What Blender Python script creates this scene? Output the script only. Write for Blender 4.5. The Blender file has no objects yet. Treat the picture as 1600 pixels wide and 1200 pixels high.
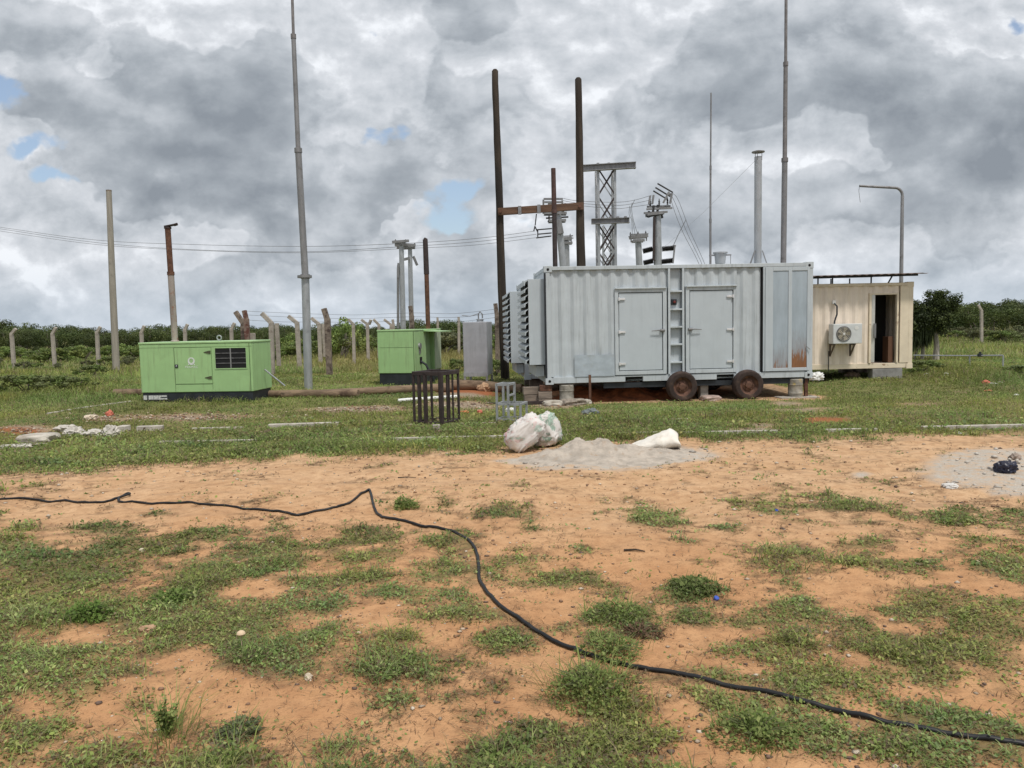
import bpy, math, random
import numpy as np
from mathutils import Vector, Matrix
random.seed(7); RNG = np.random.default_rng(7)
C = bpy.context.scene.collection
rad = math.radians

# ------------------------------------------------------------------ camera
CAM_H = 1.70
PITCH, ROLL, FPX = math.atan(93/1200), rad(1.2), 1200.0
R0 = Vector((1, 0, 0)); F = Vector((0, math.cos(PITCH), -math.sin(PITCH))); U0 = Vector((0, math.sin(PITCH), math.cos(PITCH)))
RR = math.cos(ROLL)*R0 - math.sin(ROLL)*U0
UU = math.cos(ROLL)*U0 + math.sin(ROLL)*R0
cam_d = bpy.data.cameras.new('camera'); cam = bpy.data.objects.new('camera', cam_d); C.objects.link(cam)
cam_d.sensor_width = 36; cam_d.lens = 27.0; cam_d.clip_end = 3000; cam_d.clip_start = 0.05
m = Matrix((RR, UU, -F)).transposed().to_4x4(); m.translation = Vector((0, 0, CAM_H)); cam.matrix_world = m
bpy.context.scene.camera = cam

def ray(px, py):
    return F + RR*((px-800)/FPX) + UU*((600-py)/FPX)
def G(px, py, z=0.0):
    d = ray(px, py); t = (z-CAM_H)/d.z
    return Vector((d.x*t, d.y*t, z))
def D(px, py, Y):
    d = ray(px, py); t = Y/d.y
    return Vector((d.x*t, Y, CAM_H+d.z*t))
def project(x, y, z):
    X = x; Y = y; Z = z-CAM_H
    f = X*F.x+Y*F.y+Z*F.z; r = X*RR.x+Y*RR.y+Z*RR.z; u = X*UU.x+Y*UU.y+Z*UU.z
    f = np.where(f > 0.05, f, 0.05)
    return 800+FPX*r/f, 600-FPX*u/f

# ------------------------------------------------------------------ light and sky
sc = bpy.context.scene
sc.view_settings.view_transform = 'Standard'; sc.view_settings.look = 'None'
sc.cycles.max_bounces = 5; sc.cycles.diffuse_bounces = 3; sc.cycles.glossy_bounces = 2
sc.view_settings.exposure = 0.5; sc.view_settings.gamma = 1.0
SUN_EL, SUN_AZ = rad(63), rad(150)          # azimuth clockwise from +Y: high, a little behind the camera and to the right
sd = bpy.data.lights.new('sun', 'SUN'); sd.energy = 2.1; sd.angle = rad(8); sd.color = (1.0, 0.95, 0.88)
so = bpy.data.objects.new('sun', sd); C.objects.link(so)
sdir = Vector((math.sin(SUN_AZ)*math.cos(SUN_EL), math.cos(SUN_AZ)*math.cos(SUN_EL), math.sin(SUN_EL)))
so.rotation_euler = (-sdir).to_track_quat('-Z', 'Y').to_euler(); so.location = (0, 0, 40)

W = bpy.data.worlds.new('World'); sc.world = W; W.use_nodes = True
nt = W.node_tree; nt.nodes.clear()
def N(tree, typ, **kw):
    n = tree.nodes.new(typ)
    for k, v in kw.items():
        if k.startswith('i_'): n.inputs[int(k[2:]) if k[2:].isdigit() else k[2:]].default_value = v
        else: setattr(n, k, v)
    return n
def math_n(tree, op, a, b=None, c=None, clamp=False):
    n = tree.nodes.new('ShaderNodeMath'); n.operation = op; n.use_clamp = clamp
    for i, v in enumerate((a, b, c)):
        if v is None: continue
        if isinstance(v, (int, float)): n.inputs[i].default_value = v
        else: tree.links.new(v, n.inputs[i])
    return n.outputs[0]
def vmath(tree, op, a, b=None):
    n = tree.nodes.new('ShaderNodeVectorMath'); n.operation = op
    for i, v in enumerate((a, b)):
        if v is None: continue
        if isinstance(v, (tuple, list, Vector)): n.inputs[i].default_value = tuple(v)
        else: tree.links.new(v, n.inputs[i])
    return n
def smooth(tree, v, a, b, lo=0.0, hi=1.0):
    n = tree.nodes.new('ShaderNodeMapRange'); n.interpolation_type = 'SMOOTHSTEP'
    n.inputs[1].default_value = a; n.inputs[2].default_value = b; n.inputs[3].default_value = lo; n.inputs[4].default_value = hi
    tree.links.new(v, n.inputs[0]); return n.outputs[0]
def noise(tree, vec, scale, detail=6, rough=0.55, dist=0.0, dim='3D', typ=None):
    n = tree.nodes.new('ShaderNodeTexNoise'); n.noise_dimensions = dim
    n.inputs['Scale'].default_value = scale; n.inputs['Detail'].default_value = detail
    n.inputs['Roughness'].default_value = rough; n.inputs['Distortion'].default_value = dist
    if vec is not None: tree.links.new(vec, n.inputs['Vector'])
    return n
def mixc(tree, f, a, b, mode='MIX'):
    n = tree.nodes.new('ShaderNodeMix'); n.data_type = 'RGBA'; n.blend_type = mode
    for s, v in ((n.inputs[0], f), (n.inputs[6], a), (n.inputs[7], b)):
        if isinstance(v, (int, float)): s.default_value = v
        elif isinstance(v, (tuple, list)): s.default_value = tuple(v)[:3]+(1.0,)
        else: tree.links.new(v, s)
    return n.outputs[2]

def build_sky():
    t = nt
    tc = N(t, 'ShaderNodeTexCoord'); sep = N(t, 'ShaderNodeSeparateXYZ'); t.links.new(tc.outputs['Generated'], sep.inputs[0])
    dx, dy, dz = sep.outputs
    ady = math_n(t, 'ADD', math_n(t, 'ABSOLUTE', dy), 0.02)
    u = math_n(t, 'DIVIDE', dx, ady); v = math_n(t, 'DIVIDE', dz, ady)
    comb = N(t, 'ShaderNodeCombineXYZ'); t.links.new(u, comb.inputs[0]); t.links.new(v, comb.inputs[1])
    t.links.new(math_n(t, 'SIGN', dy), comb.inputs[2]); uv = comb.outputs[0]
    sc_ = vmath(t, 'MULTIPLY', uv, (1.0, 1.45, 1.0)).outputs[0]
    warp = noise(t, sc_, 3.0, 3, 0.55, dim='2D'); wv = vmath(t, 'SUBTRACT', warp.outputs['Color'], (0.5, 0.5, 0.5))
    wv = vmath(t, 'MULTIPLY', wv.outputs[0], (0.055, 0.055, 0.0)); P2 = vmath(t, 'ADD', sc_, wv.outputs[0]).outputs[0]
    P3 = vmath(t, 'ADD', P2, (0.008, 0.030, 0.0)).outputs[0]
    def puff(P, sc):
        v = N(t, 'ShaderNodeTexVoronoi'); v.voronoi_dimensions = '2D'; v.feature = 'F1'; v.inputs['Scale'].default_value = sc
        v.inputs['Detail'].default_value = 2.0; v.inputs['Roughness'].default_value = 0.5; v.normalize = False
        t.links.new(P, v.inputs['Vector']); return math_n(t, 'SUBTRACT', 0.5, v.outputs['Distance'])
    def field(P, d):
        a_ = noise(t, P, 3.8, d, 0.60, dim='2D').outputs[0]
        return math_n(t, 'ADD', a_, math_n(t, 'MULTIPLY', puff(P, 6.0), 0.22))
    n1 = field(P2, 9); n2 = field(P3, 7)
    nb = noise(t, P2, 13.0, 7, 0.6, dim='2D').outputs[0]
    big = noise(t, sc_, 2.2, 3, 0.5, dim='2D').outputs[0]
    uvw = vmath(t, 'ADD', uv, vmath(t, 'MULTIPLY', vmath(t, 'SUBTRACT', noise(t, uv, 7.0, 4, 0.6, dim='2D').outputs['Color'], (0.5, 0.5, 0.5)).outputs[0], (0.16, 0.10, 0.0)).outputs[0]).outputs[0]
    def blob(px, py, rx, ry):
        d = ray(px, py); c = (d.x/d.y, d.z/d.y, 1.0)
        s = vmath(t, 'SUBTRACT', uvw, c); s2 = vmath(t, 'MULTIPLY', s.outputs[0], (FPX/rx, FPX/ry, 6.0))
        ln = vmath(t, 'LENGTH', s2.outputs[0]).outputs['Value']
        return smooth(t, ln, 1.35, 0.1)
    def total(lst):
        acc = None
        for px, py, rx, ry, a in lst:
            b = math_n(t, 'MULTIPLY', blob(px, py, rx, ry), a)
            acc = b if acc is None else math_n(t, 'ADD', acc, b)
        return acc
    tone = total(SKY_TONES); hole = total(SKY_HOLES)
    lit = math_n(t, 'SUBTRACT', n1, n2)
    dens = math_n(t, 'ADD', math_n(t, 'MULTIPLY', math_n(t, 'SUBTRACT', n1, 0.49), 2.2), math_n(t, 'MULTIPLY', math_n(t, 'SUBTRACT', big, 0.5), 0.6))
    dens = math_n(t, 'SUBTRACT', dens, math_n(t, 'MULTIPLY', tone, 2.0))
    # bright far cloud behind, grey cloud with a sharp edge before it, darker in its thick middle
    val = math_n(t, 'SUBTRACT', 0.75, smooth(t, dens, -0.10, 0.05, 0.0, 0.27))
    val = math_n(t, 'SUBTRACT', val, smooth(t, dens, 0.08, 0.85, 0.0, 0.42))
    val = math_n(t, 'ADD', val, math_n(t, 'MULTIPLY', lit, 1.9))
    val = math_n(t, 'ADD', val, math_n(t, 'MULTIPLY', math_n(t, 'SUBTRACT', nb, 0.5), 0.26))
    cr = N(t, 'ShaderNodeValToRGB'); e = cr.color_ramp; t.links.new(val, cr.inputs[0])
    e.elements[0].position = 0.0; e.elements[0].color = (0.180, 0.202, 0.230, 1)
    e.elements[1].position = 0.98; e.elements[1].color = (0.60, 0.62, 0.65, 1)
    for p, c in ((0.32, (0.258, 0.283, 0.312, 1)), (0.56, (0.355, 0.380, 0.410, 1)), (0.8, (0.46, 0.48, 0.51, 1))):
        x = e.elements.new(p); x.color = c
    # thin pale air near the horizon
    hz = smooth(t, dz, 0.10, -0.01)
    cloud = mixc(t, math_n(t, 'MULTIPLY', hz, 0.5), cr.outputs[0], (0.34, 0.405, 0.475))
    sky = N(t, 'ShaderNodeTexSky'); sky.sky_type = 'NISHITA'; sky.sun_disc = False
    sky.sun_elevation = SUN_EL; sky.sun_rotation = SUN_AZ; sky.air_density = 1.0; sky.dust_density = 1.5
    hm = math_n(t, 'ADD', hole, math_n(t, 'MULTIPLY', math_n(t, 'SUBTRACT', 0.5, nb), 1.1))
    hm = smooth(t, hm, 0.30, 0.62)
    b1 = N(t, 'ShaderNodeBackground'); b1.inputs[1].default_value = 0.11; t.links.new(mixc(t, 0.25, sky.outputs[0], (3.0, 3.2, 3.5)), b1.inputs[0])
    b2 = N(t, 'ShaderNodeBackground'); b2.inputs[1].default_value = SKY_GAIN; t.links.new(cloud, b2.inputs[0])
    ms = N(t, 'ShaderNodeMixShader'); t.links.new(hm, ms.inputs[0]); t.links.new(b2.outputs[0], ms.inputs[1]); t.links.new(b1.outputs[0], ms.inputs[2])
    out = N(t, 'ShaderNodeOutputWorld'); t.links.new(ms.outputs[0], out.inputs[0])
SKY_GAIN = 1.08
SKY_TONES = [(330,200,300,105,-.26),(430,300,250,70,-.22),(150,70,190,60,-.06),(1010,240,230,120,-.22),(1090,100,200,100,-.12),
    (1370,140,150,90,-.20),(1450,290,190,80,-.22),(1565,200,80,90,-.15),(730,140,90,60,-.04),(560,250,90,70,-.1),
    (340,55,75,34,.22),(175,115,60,25,.12),(600,60,60,110,.26),(285,205,50,35,.2),(560,295,35,45,.2),(650,352,36,26,.36),(885,40,36,80,.26),
    (1350,225,40,55,.22),(1545,60,60,40,.3),(50,235,70,30,.18),(110,330,100,55,.22),(300,365,80,50,.26),(690,430,70,40,.18),(800,375,50,40,.2),
    (890,370,80,40,.16),(1300,400,60,24,.2),(1010,40,40,30,.1),(700,70,60,40,.12),(1500,420,90,18,.1),(60,120,120,40,.06),(830,170,90,70,-.10),(970,130,120,60,-.08),(1260,310,120,60,-.12),(450,325,220,45,-.16),(250,150,140,60,-.06),(1180,330,120,40,-.08)]
SKY_HOLES = [(25,165,75,45,.60),(55,243,110,20,.56),(90,287,80,16,.56),(610,215,34,24,.52),(690,310,75,42,.50),(725,290,70,24,.5),(745,345,70,26,.48),(700,365,60,16,.42),
    (1572,50,44,14,.5),(562,68,20,12,.45),(1590,20,40,12,.4)]
build_sky()

# ------------------------------------------------------------------ numeric helpers
def vnoise(x, y, seed=0):
    x = np.asarray(x, float); y = np.asarray(y, float)
    xi = np.floor(x).astype(np.int64); yi = np.floor(y).astype(np.int64); fx = x-xi; fy = y-yi
    fx = fx*fx*(3-2*fx); fy = fy*fy*(3-2*fy)
    def h(a, b):
        n = (a*374761393 + b*668265263 + seed*974634777) & 0xffffffff
        n = ((n ^ (n >> 13))*1274126177) & 0xffffffff
        return ((n ^ (n >> 16)) & 0xffff)/65535.0
    return (h(xi, yi)*(1-fx)+h(xi+1, yi)*fx)*(1-fy)+(h(xi, yi+1)*(1-fx)+h(xi+1, yi+1)*fx)*fy
def fbm(x, y, octv=4, seed=0, gain=0.5):
    a = 1.0; s = 0.0; t = 0.0
    for i in range(octv):
        s = s + a*vnoise(x*2**i, y*2**i, seed+i*17); t += a; a *= gain
    return s/t
def sstep(v, a, b):
    t = np.clip((v-a)/(b-a), 0, 1); return t*t*(3-2*t)
def tz(x, y):
    x = np.asarray(x, float); y = np.asarray(y, float)
    near = sstep(y, 16, 9)
    z = (fbm(x*0.7, y*0.7, 3, 5)-.5)*0.10*near + (fbm(x*3.1, y*3.1, 3, 9)-.5)*0.045*near + (fbm(x*9, y*9, 3, 21, .6)-.5)*0.026*near + (fbm(x*.6, y*6.0, 3, 27)-.5)*0.030*near*sstep(y, 6.2, 7.5)
    z = z + (fbm(x*0.2, y*0.2, 3, 31)-.5)*0.10*(1-near)*sstep(y, 60, 20)
    z = z + (fbm(x*0.05, y*0.05, 3, 41)-.5)*1.2*sstep(y, 50, 120)
    z = z - 0.10*sstep(x, -1.2, 0.3)*sstep(x, 9.5, 8)*sstep(y, 14.0, 15.8)*sstep(y, 24, 22)
    return z
def tzv(p): return float(tz(p.x, p.y))
def onG(px, py, dz=0.0):
    p = G(px, py)
    for _ in range(3): p = G(px, py, tzv(p))
    p.z += dz; return p

# ------------------------------------------------------------------ materials
def mat(name, col, rough=0.65, metal=0.0, var=0.12, scale=5.0, stretch=(1, 1, 1), stain=None, stain_cut=(0.55, 0.7), stain_scale=2.0,
        stain_stretch=(1, 1, 1), grime=None, bump=0.0, bump_scale=40.0, spec=0.4):
    m = bpy.data.materials.new(name); m.use_nodes = True; t = m.node_tree; b = t.nodes['Principled BSDF']
    tc = N(t, 'ShaderNodeTexCoord'); mp = N(t, 'ShaderNodeMapping'); mp.inputs['Scale'].default_value = stretch
    t.links.new(tc.outputs['Object'], mp.inputs[0])
    n = noise(t, mp.outputs[0], scale, 6, 0.6)
    lo = tuple(c*(1-var) for c in col); hi = tuple(min(1, c*(1+var)) for c in col)
    f = smooth(t, n.outputs[0], 0.3, 0.7)
    c = mixc(t, f, lo, hi)
    if stain:
        mp2 = N(t, 'ShaderNodeMapping'); mp2.inputs['Scale'].default_value = stain_stretch; mp2.inputs['Location'].default_value = (3.1, 1.7, 0.4)
        t.links.new(tc.outputs['Object'], mp2.inputs[0])
        n2 = noise(t, mp2.outputs[0], stain_scale, 8, 0.65)
        c = mixc(t, smooth(t, n2.outputs[0], *stain_cut), c, stain)
    if grime:
        mp3 = N(t, 'ShaderNodeMapping'); mp3.inputs['Scale'].default_value = (7, 7, 0.5); mp3.inputs['Location'].default_value = (1.3, 0.2, 5)
        t.links.new(tc.outputs['Object'], mp3.inputs[0])
        n3 = noise(t, mp3.outputs[0], 2.2, 6, 0.6)
        c = mixc(t, smooth(t, n3.outputs[0], 0.5, 0.8, 0, grime[3]), c, grime[:3])
    t.links.new(c, b.inputs['Base Color'])
    b.inputs['Roughness'].default_value = rough; b.inputs['Metallic'].default_value = metal
    b.inputs['Specular IOR Level'].default_value = spec
    if bump:
        bn = noise(t, tc.outputs['Object'], bump_scale, 4, 0.6)
        bp = N(t, 'ShaderNodeBump'); bp.inputs['Strength'].default_value = bump; bp.inputs['Distance'].default_value = 0.02
        t.links.new(bn.outputs[0], bp.inputs['Height']); t.links.new(bp.outputs[0], b.inputs['Normal'])
    return m
def leaf_mat(name, trans=0.3, rough=0.6, vary=0.4):
    m = bpy.data.materials.new(name); m.use_nodes = True; t = m.node_tree; b = t.nodes['Principled BSDF']
    a = N(t, 'ShaderNodeVertexColor'); a.layer_name = 'Col'
    oi = N(t, 'ShaderNodeObjectInfo'); hv = N(t, 'ShaderNodeHueSaturation')
    t.links.new(math_n(t, 'ADD', 1.0-vary/2, math_n(t, 'MULTIPLY', oi.outputs['Random'], vary)), hv.inputs['Value'])
    t.links.new(math_n(t, 'ADD', 0.5-vary*.04, math_n(t, 'MULTIPLY', oi.outputs['Random'], vary*.05)), hv.inputs['Hue'])
    t.links.new(a.outputs[0], hv.inputs['Color'])
    t.links.new(hv.outputs[0], b.inputs['Base Color']); b.inputs['Roughness'].default_value = rough; b.inputs['Specular IOR Level'].default_value = 0.25
    tr = N(t, 'ShaderNodeBsdfTranslucent'); t.links.new(hv.outputs[0], tr.inputs[0])
    ms = N(t, 'ShaderNodeMixShader'); ms.inputs[0].default_value = trans
    t.links.new(b.outputs[0], ms.inputs[1]); t.links.new(tr.outputs[0], ms.inputs[2]); t.links.new(ms.outputs[0], t.nodes['Material Output'].inputs[0])
    return m

# ------------------------------------------------------------------ mesh helpers
class MB:
    def __init__(s): s.v = []; s.f = []; s.mi = []
    def add(s, vs, fs, mi=0):
        k = len(s.v); s.v += [tuple(v) for v in vs]
        for f in fs: s.f.append(tuple(i+k for i in f)); s.mi.append(mi)
        return s
    def box(s, x0, x1, y0, y1, z0, z1, mi=0):
        v = [(x, y, z) for z in (z0, z1) for y in (y0, y1) for x in (x0, x1)]
        return s.add(v, [(0, 2, 3, 1), (4, 5, 7, 6), (0, 1, 5, 4), (2, 6, 7, 3), (0, 4, 6, 2), (1, 3, 7, 5)], mi)
    def bar(s, a, b, w, h=None, up=(0, 0, 1), mi=0):
        a = Vector(a); b = Vector(b); h = h or w; d = (b-a).normalized(); up = Vector(up)
        if abs(d.dot(up)) > 0.95: up = Vector((0, 1, 0))
        x = d.cross(up).normalized()*(w/2); y = x.cross(d).normalized()*(h/2)
        v = [p+i*x+j*y for p in (a, b) for j in (-1, 1) for i in (-1, 1)]
        return s.add(v, [(0, 1, 3, 2), (4, 6, 7, 5), (0, 4, 5, 1), (2, 3, 7, 6), (0, 2, 6, 4), (1, 5, 7, 3)], mi)
    def tube(s, pts, r, n=8, mi=0, cap=True):
        pts = [Vector(p) for p in pts]; rs = r if isinstance(r, (list, tuple)) else [r]*len(pts)
        vs = []; ref = None
        for i, p in enumerate(pts):
            d = (pts[min(i+1, len(pts)-1)]-pts[max(i-1, 0)])
            d = d.normalized() if d.length > 1e-9 else Vector((0, 0, 1))
            if ref is None: ref = Vector((1, 0, 0)) if abs(d.x) < 0.9 else Vector((0, 1, 0))
            x = (ref-d*ref.dot(d)).normalized(); y = d.cross(x); ref = x
            vs += [p+(x*math.cos(2*math.pi*k/n)+y*math.sin(2*math.pi*k/n))*rs[i] for k in range(n)]
        fs = [(i*n+k, i*n+(k+1) % n, (i+1)*n+(k+1) % n, (i+1)*n+k) for i in range(len(pts)-1) for k in range(n)]
        if cap: fs += [tuple(range(n))[::-1], tuple((len(pts)-1)*n+k for k in range(n))]
        return s.add(vs, fs, mi)
    def lathe(s, prof, n=20, axis='z', c=(0, 0, 0), mi=0, cap=True):
        vs = []; c = Vector(c)
        for r, h in prof:
            for k in range(n):
                a = 2*math.pi*k/n; p = (r*math.cos(a), r*math.sin(a), h)
                if axis == 'y': p = (p[0], h, p[1])
                if axis == 'x': p = (h, p[0], p[1])
                vs.append(c+Vector(p))
        fs = [(i*n+k, i*n+(k+1) % n, (i+1)*n+(k+1) % n, (i+1)*n+k) for i in range(len(prof)-1) for k in range(n)]
        if cap: fs += [tuple(range(n))[::-1], tuple((len(prof)-1)*n+k for k in range(n))]
        return s.add(vs, fs, mi)
    def build(s, name, m, parent=None, loc=None, rz=0.0, smooth=False, bevel=0.0):
        me = bpy.data.meshes.new(name); me.from_pydata(s.v, [], s.f)
        ms = m if isinstance(m, (list, tuple)) else [m]
        for q in ms: me.materials.append(q)
        if len(ms) > 1: me.polygons.foreach_set('material_index', s.mi)
        import bmesh
        bm = bmesh.new(); bm.from_mesh(me); bmesh.ops.recalc_face_normals(bm, faces=bm.faces); bm.to_mesh(me); bm.free()
        if smooth:
            me.polygons.foreach_set('use_smooth', [True]*len(me.polygons)); me.set_sharp_from_angle(angle=rad(40))
        me.update(); o = bpy.data.objects.new(name, me); C.objects.link(o)
        if parent: o.parent = parent
        if loc is not None: o.location = loc
        o.rotation_euler.z = rz
        if bevel:
            b = o.modifiers.new('bevel', 'BEVEL'); b.width = bevel; b.segments = 2; b.limit_method = 'ANGLE'
        return o
def tag(o, label, cat, group=None, kind=None):
    if label: o['label'] = label
    if cat: o['category'] = cat
    if group: o['group'] = group
    if kind: o['kind'] = kind
    return o
def thing(name, label, cat, loc, rz=0.0, group=None):
    o = bpy.data.objects.new(name, None); o.empty_display_size = 0.2; C.objects.link(o)
    o.location = loc; o.rotation_euler.z = rz
    return tag(o, label, cat, group)
def mesh_np(name, verts, faces, m, cols=None, parent=None, smooth=False):
    """verts (N,3), faces (M,k) of one size, cols per vertex"""
    me = bpy.data.meshes.new(name); k = faces.shape[1]
    me.vertices.add(len(verts)); me.vertices.foreach_set('co', verts.astype(np.float32).ravel())
    me.loops.add(faces.size); me.loops.foreach_set('vertex_index', faces.astype(np.int32).ravel())
    me.polygons.add(len(faces)); me.polygons.foreach_set('loop_start', np.arange(0, faces.size, k, dtype=np.int32))
    me.polygons.foreach_set('loop_total', np.full(len(faces), k, np.int32))
    me.update(calc_edges=True)
    if cols is not None:
        ca = me.color_attributes.new('Col', 'FLOAT_COLOR', 'POINT')
        c4 = np.ones((len(verts), 4), np.float32); c4[:, :3] = cols; ca.data.foreach_set('color', c4.ravel())
    if smooth: me.polygons.foreach_set('use_smooth', np.ones(len(faces), bool))
    me.materials.append(m); o = bpy.data.objects.new(name, me); C.objects.link(o)
    if parent: o.parent = parent
    return o
def copy_thing(o, loc, rz, scale=None, label=None):
    r = o.copy(); C.objects.link(r); r.location = loc; r.rotation_euler = (0, 0, rz)
    if scale is not None: r.scale = scale
    if label: r['label'] = label
    for ch in list(o.children):
        c = ch.copy(); C.objects.link(c); c.parent = r
        for g in ch.children:
            d = g.copy(); C.objects.link(d); d.parent = c
    return r

# ------------------------------------------------------------------ ground: where turf, dead litter, lime dust and rubble lie
PATCH = [(60,900,200,62),(350,885,210,34),(110,965,180,50),(300,975,210,42),(450,995,140,52),(450,852,190,20,.8),(600,838,70,16,.6),(330,838,90,14,.6),
 (690,905,70,34),(800,897,110,32),(620,930,110,22),(560,902,90,12),(150,1085,150,48),(60,1030,120,46),(90,1160,140,60),(620,1055,120,50),(640,1105,100,36),
 (500,1080,110,24,.75),(770,1003,62,22),(625,1000,70,24),(720,962,90,26),(770,1082,80,26),(965,962,55,34),(1085,918,60,24,1.2),(925,1072,70,44,1.2),
 (955,1008,66,26),(1450,1030,220,62),(1310,1068,190,40),(1430,955,110,30),(1550,985,110,50),(1120,1062,70,22),(1200,1022,110,30),(1215,872,90,22),
 (1140,884,50,10,.8),(1340,885,84,18),(1342,853,46,12),(1450,887,70,16,.8),(1565,875,80,38),(1540,848,60,14),(1210,802,66,34,.85),(1345,781,66,16,.9),
 (1022,800,66,16),(1482,806,44,16),(1425,810,40,8,.7),(930,1172,70,26),(1185,1142,90,28),(1140,1112,90,26),(1300,1095,110,34),(1005,1112,110,36),
 (1450,1125,140,36,.9),(1570,1165,90,30,.8),(740,1190,70,22),(500,1135,70,18,.8),(370,1142,44,16),(330,1192,70,16),(625,1192,60,18),(1085,970,44,16),
 (1240,916,34,9,.8),(1175,978,34,10),(1235,958,70,20),(850,1160,60,22,.9),(265,1140,50,20),(840,1100,90,30,.9),(930,898,40,10,.8),(870,985,30,12,.8),
 (905,860,26,9,.8),(1070,850,44,9,.6),(645,790,24,9,.9),(700,786,30,8,.7),(680,802,20,7,.8),(835,850,40,26,.6),(790,800,30,10,.6),(30,825,60,12,.6),(165,825,50,12,.7),
 (1330,1005,60,14,.7),(1290,1150,130,36,.9),(1030,1160,60,24,.9),(1380,1180,120,26,.9),(560,1175,60,16,.8),(720,1130,60,18,.8),(240,1110,40,12,.6),(1600,800,50,8,.7),
 (1600,850,60,20,.8),(480,955,60,10,.7),(960,920,30,9,.7),(1000,985,40,12,.7),(300,900,120,20,.8),(540,870,120,20,.85),(200,860,160,22,.9),(700,850,60,12,.7)]
BARE = [(360,1110,150,40,.9),(545,965,90,22,.8),(250,1045,70,16,.8),(290,945,60,10,.6),(480,897,60,9,.7),(120,1010,70,14,.7),(560,1130,90,22,.8),(30,1010,60,10,.7),
 (700,945,40,8,.6),(680,1000,30,10,.5),(880,1130,60,14,.7),(1290,1000,50,9,.7),(1400,985,60,10,.7),(1520,1110,60,12,.7),(1100,1140,50,12,.6),(350,1170,120,14,.8),(180,1150,50,12,.7)]
ROAD_TOP = ([-400,0,200,400,550,700,800,1050,1200,1400,1600,2000],[755,742,732,722,714,710,702,693,691,688,683,678])
def ell(px, py, L):
    out = np.full(px.shape, -0.6)
    for e in L:
        w = e[4] if len(e) > 4 else 1.0
        q = w*(1.0-np.sqrt(((px-e[0])/e[2])**2+((py-e[1])/e[3])**2))
        np.maximum(out, q, out=out)
    return out
def cover(x, y):
    """turf cover 0..1, dead litter 0..1, lime dust 0..1, rubble 0..1 on the ground at x, y"""
    x = np.asarray(x, float); y = np.asarray(y, float)
    px, py = project(x, y, 0.0)
    inside = (y > 2.2) & (px > -500) & (px < 2100)
    n1 = fbm(x*2.4, y*2.4, 5, 3, .6)-.5; n2 = fbm(x*9.5, y*9.5, 4, 8, .6)-.5; n3 = fbm(x*0.35, y*0.35, 3, 13)-.5
    lo = np.where(inside & (px > 0) & (px < 1600) & (py < 1215), ell(px, py, PATCH), 0.15+n3*1.6)
    lo = lo-np.maximum(ell(px, py, BARE), 0)*1.3
    v = lo*0.80+n1*2.6+n2*1.7-.03+.20*sstep(px, 800, 200)*(py > 820)
    # road band
    top = np.interp(px, *ROAD_TOP)
    k = (py-top)/40.0
    up = np.clip(-k*2.0, -1.2, 1.0)+n1*1.1+n2*.5
    band = sstep(k, 0.05, 1.2)
    roadmid = np.where((py > top) & (py < 800), 1, 0)
    v = np.where(py < top+14, up, v-0.10*roadmid)
    BG = [(290,652,190,11,.55),(560,640,130,9,.7),(40,672,60,10,1.0),(165,655,60,8,.6),(730,612,70,16,1.1),(720,634,90,10,.8),(1290,657,60,7,.8),(1190,664,50,5,.6),
          (1250,640,90,10,.5),(960,640,70,10,.4),(1430,628,80,8,.6),(1050,605,220,18,1.0),(870,628,60,8,.7),(1230,625,50,7,.6),(1500,612,50,5,.4),(1180,672,80,6,.6)]
    bare = np.maximum(ell(px, py, BG), 0)
    far = py < 700
    v = np.where(far, v-bare*2.6-sstep(n3, 0.05, .3)*.25, v)
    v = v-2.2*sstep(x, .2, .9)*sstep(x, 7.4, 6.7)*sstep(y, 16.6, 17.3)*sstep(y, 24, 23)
    turf = sstep(v, -.08, 0.72)
    lit = sstep(v, -0.55, 0.10)*np.clip(.62+n1*1.8+n3*1.4, 0, 1)
    lime = np.maximum(ell(px, py, [(930,718,150,24,1.5),(1040,710,110,16,1.3),(840,718,90,9,1.2),(935,729,70,9,1.5),(1560,732,150,36,1.5),(1600,757,80,22,1.3),(1345,740,20,5,.9)]), 0)+n2*.5+n1*.3
    lime = np.where(py < 800, sstep(lime, 0.1, 0.6), 0); lime = np.where(inside, lime, 0)
    rub = np.where(far, np.clip(bare*2.2+n2*.8, 0, 1), 0)
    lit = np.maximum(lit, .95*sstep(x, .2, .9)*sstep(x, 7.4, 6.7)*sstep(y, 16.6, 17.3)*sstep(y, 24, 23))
    return turf*(1-lime*.9), np.clip(lit, 0, 1)*(1-lime), lime, rub
def soil_tone(x, y):
    px, py = project(np.asarray(x, float), np.asarray(y, float), 0.0)
    return sstep(py+(fbm(x*.5, y*.5, 3, 51)-.5)*120, 900, 730)        # 1 = pale road sand, 0 = redder sand
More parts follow.
